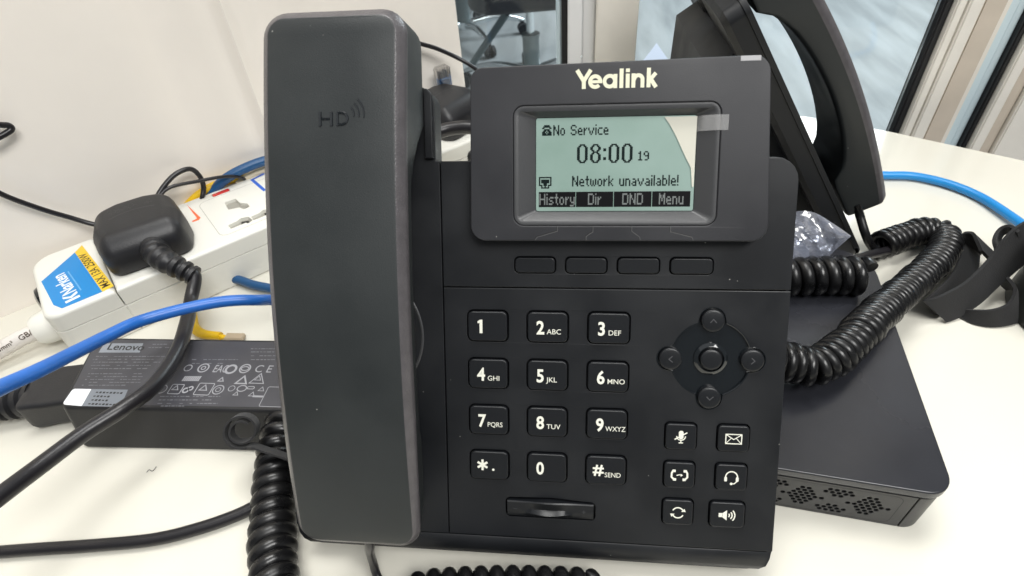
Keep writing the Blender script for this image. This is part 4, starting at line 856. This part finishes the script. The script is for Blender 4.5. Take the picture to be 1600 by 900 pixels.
bm = bmesh.new(); dz = [0]
def rng(px, py, r, w_=.55, sx=1): 
    p = al(px, py); ribbon2(bm, [(p[0]+r*sx*math.cos(t*math.pi/10), p[1]+r*math.sin(t*math.pi/10)) for t in range(20)], w_, LZ+.01, True)
def tri(px, py, s, w_=.55):
    p = al(px, py); ribbon2(bm, [(p[0]-s, p[1]-s*.75), (p[0]+s, p[1]-s*.75), (p[0], p[1]+s*.9)], w_, LZ+.014, True)
def sq(px, py, a, b, w_=.5): p = al(px, py); ribbon2(bm, rr(p[0], p[1], a, b, .8), w_, LZ+.01, True)
rng(318, 575, 3.0, .8); rng(318, 575, 1.2, .6); rng(294, 575, 2.2); rng(361, 577, 2.9, 1.3); rng(383, 576, 3, .8); rng(383, 576, 1.4, .6, 1.6)
tri(379, 594, 3.2, .9); tri(404, 592, 4.2); tri(404, 591, 1.8, .4); tri(346, 593, 1.6); sq(275, 608, 7, 6.5); tri(275, 606, 1.8); rng(253, 608, 2.8, .5); sq(319, 608, 9, 8); tri(319, 606, 2.2); rng(341, 609, 3.0, .6); rng(341, 609, 1.4, .4)
rng(290, 610, 1.5, 1.0); rng(298, 607, 1.2, .9); rng(362, 607, 1.8, .4); rng(378, 607, 2.0, .6, 1.3); tri(394, 616, 1.6, .4); tri(369, 615, 1.4, .4); sq(392, 606, 4, 1.6); tri(409, 608, 1.6, .4); sq(430, 620, 13, 13, .4)
for k in range(9): p = al(287+k*3, 592); poly2(bm, [(p[0]-.45, p[1]-1.6), (p[0]+.45, p[1]-1.6), (p[0]+.7, p[1]+1.9), (p[0]-.2, p[1]+1.9)], LZ+.02)
p = al(403, 619.5); poly2(bm, [(p[0]-3, p[1]-.6), (p[0]+3, p[1]-.6), (p[0]+3, p[1]+.6), (p[0]-3, p[1]+.6)], LZ+.02)
flat(bm, 'approval_marks', 'bprint', lb)
p = al(331, 581); text('EAC', 7.6, p[0], p[1]-.2, LZ+.02, 'mark_letters', 'bprint', lb, off=.05, sx=.62); p = al(396, 581); text('C E', 7.4, p[0], p[1]-.2, LZ+.02, 'mark_letters', 'bprint', lb, off=.02, sx=.95)
# adapter's plug on the left
cn = empty('adapter_lead_plug', (-290, 76, 0), Matrix.Rotation(R_(12), 3, 'Z')); tag(cn, 'black lead plug pushed into the left end of the power adapter', 'plug')
def rrx(x, w_, h_, z, r=3): return [Vector((x, p[0], z+p[1])) for p in rr(0, 0, w_, h_, r)]
bm = bmesh.new(); loft(bm, [rrx(30, 30, 19, 12), rrx(8, 31, 19, 12), rrx(5, 31, 20, 12), rrx(-2, 32, 21, 12), rrx(-5, 30, 20, 12), rrx(-6, 22, 16, 12)]); finish(bm, 'plug_body', 'rubber', cn, 40)
bm = bmesh.new(); pts = spline([(-5, 0, 12), (-20, -2, 12), (-36, -5, 12), (-80, -15, 12)], 12); tube(bm, pts, [10-.13*k+(1.2 if k % 5 < 3 else -1) if k < 26 else 4.4 for k in range(len(pts))], 18); finish(bm, 'strain_relief', 'rubber', cn, 50)
# lower left black cable
tag(cable('black_cable', [on(470, 760, 5), on(415, 783, 4), on(370, 805, 3.2), on(310, 826, 3.2), on(240, 843, 3.2), on(150, 852, 3.2), on(60, 858, 3.2), on(-20, 864, 3.2), on(-80, 868, 3.2)], 3.1, 'cable'), 'black cable lying on the table across the lower left corner', 'cable')
# rolled strap end in front of the adapter
rl = empty('rolled_strap', on(380, 700, 0)); tag(rl, 'small rolled up black strap in front of the power adapter', 'strap'); bpy.context.view_layer.update()
bm = bmesh.new(); c = on(379, 672, 34); na = ((CAMPOS-c).normalized()+Vector((-.12, -.25, 0))).normalized(); xa = Vector((0, 0, 1)).cross(na).normalized(); ya = na.cross(xa); pts = []
for k in range(64):
    t = k/63; a = -1.3*math.pi*2*t*1.0-math.pi*.5-2.2; r_ = 4.3+3.4*t; pts.append(c+xa*r_*math.cos(a+2*math.pi*1.3+0)*1+ya*r_*math.sin(a+2*math.pi*1.3))
lastp = pts[0]
th0 = []
N = 60
pts = []
for k in range(N):
    t = k/(N-1); a = R_(-90-2*t*300); r_ = 8.6-4.2*t; pts.append(c+xa*r_*math.cos(a)+ya*r_*math.sin(a))
tail = [on(470, 722, 26), on(440, 712, 27), on(412, 703, 28), on(395, 697, 30)]
pts = tail+pts; pts = spline(pts, 2); rings = []
for k, p in enumerate(pts):
    t = (pts[min(k+1, len(pts)-1)]-pts[max(k-1, 0)]).normalized(); n_ = t.cross(na).normalized()*.55; n_ *= .8; rings.append([p+n_+na*4, p+n_-na*7, p-n_-na*7, p-n_+na*4])
loft(bm, rings); relp(finish(bm, 'rolled_band', 'strap', None, 40), rl)
# small hair on the table
tag(cable('stray_hair', [on(229, 738, .4), on(233, 734, .4), on(238, 736, .4), on(243, 731, .4), on(244, 729, .4)], .16, 'cable', n=6), 'tiny dark hair lying on the white table below the adapter', 'hair')
bm = bmesh.new(); a, b, c_ = on(1000, 100, 2), on(1050, 100, 2), on(1026, 66, 2); pts = [a, b, c_]
loft(bm, [[p+Vector((0, 0, z)) for p in pts] for z in (-1.5, -.8)]); tag(finish(bm, 'paper_sheet', 'sheet', None, 0), 'pale paper corner showing above the top edge of the screen', 'paper')
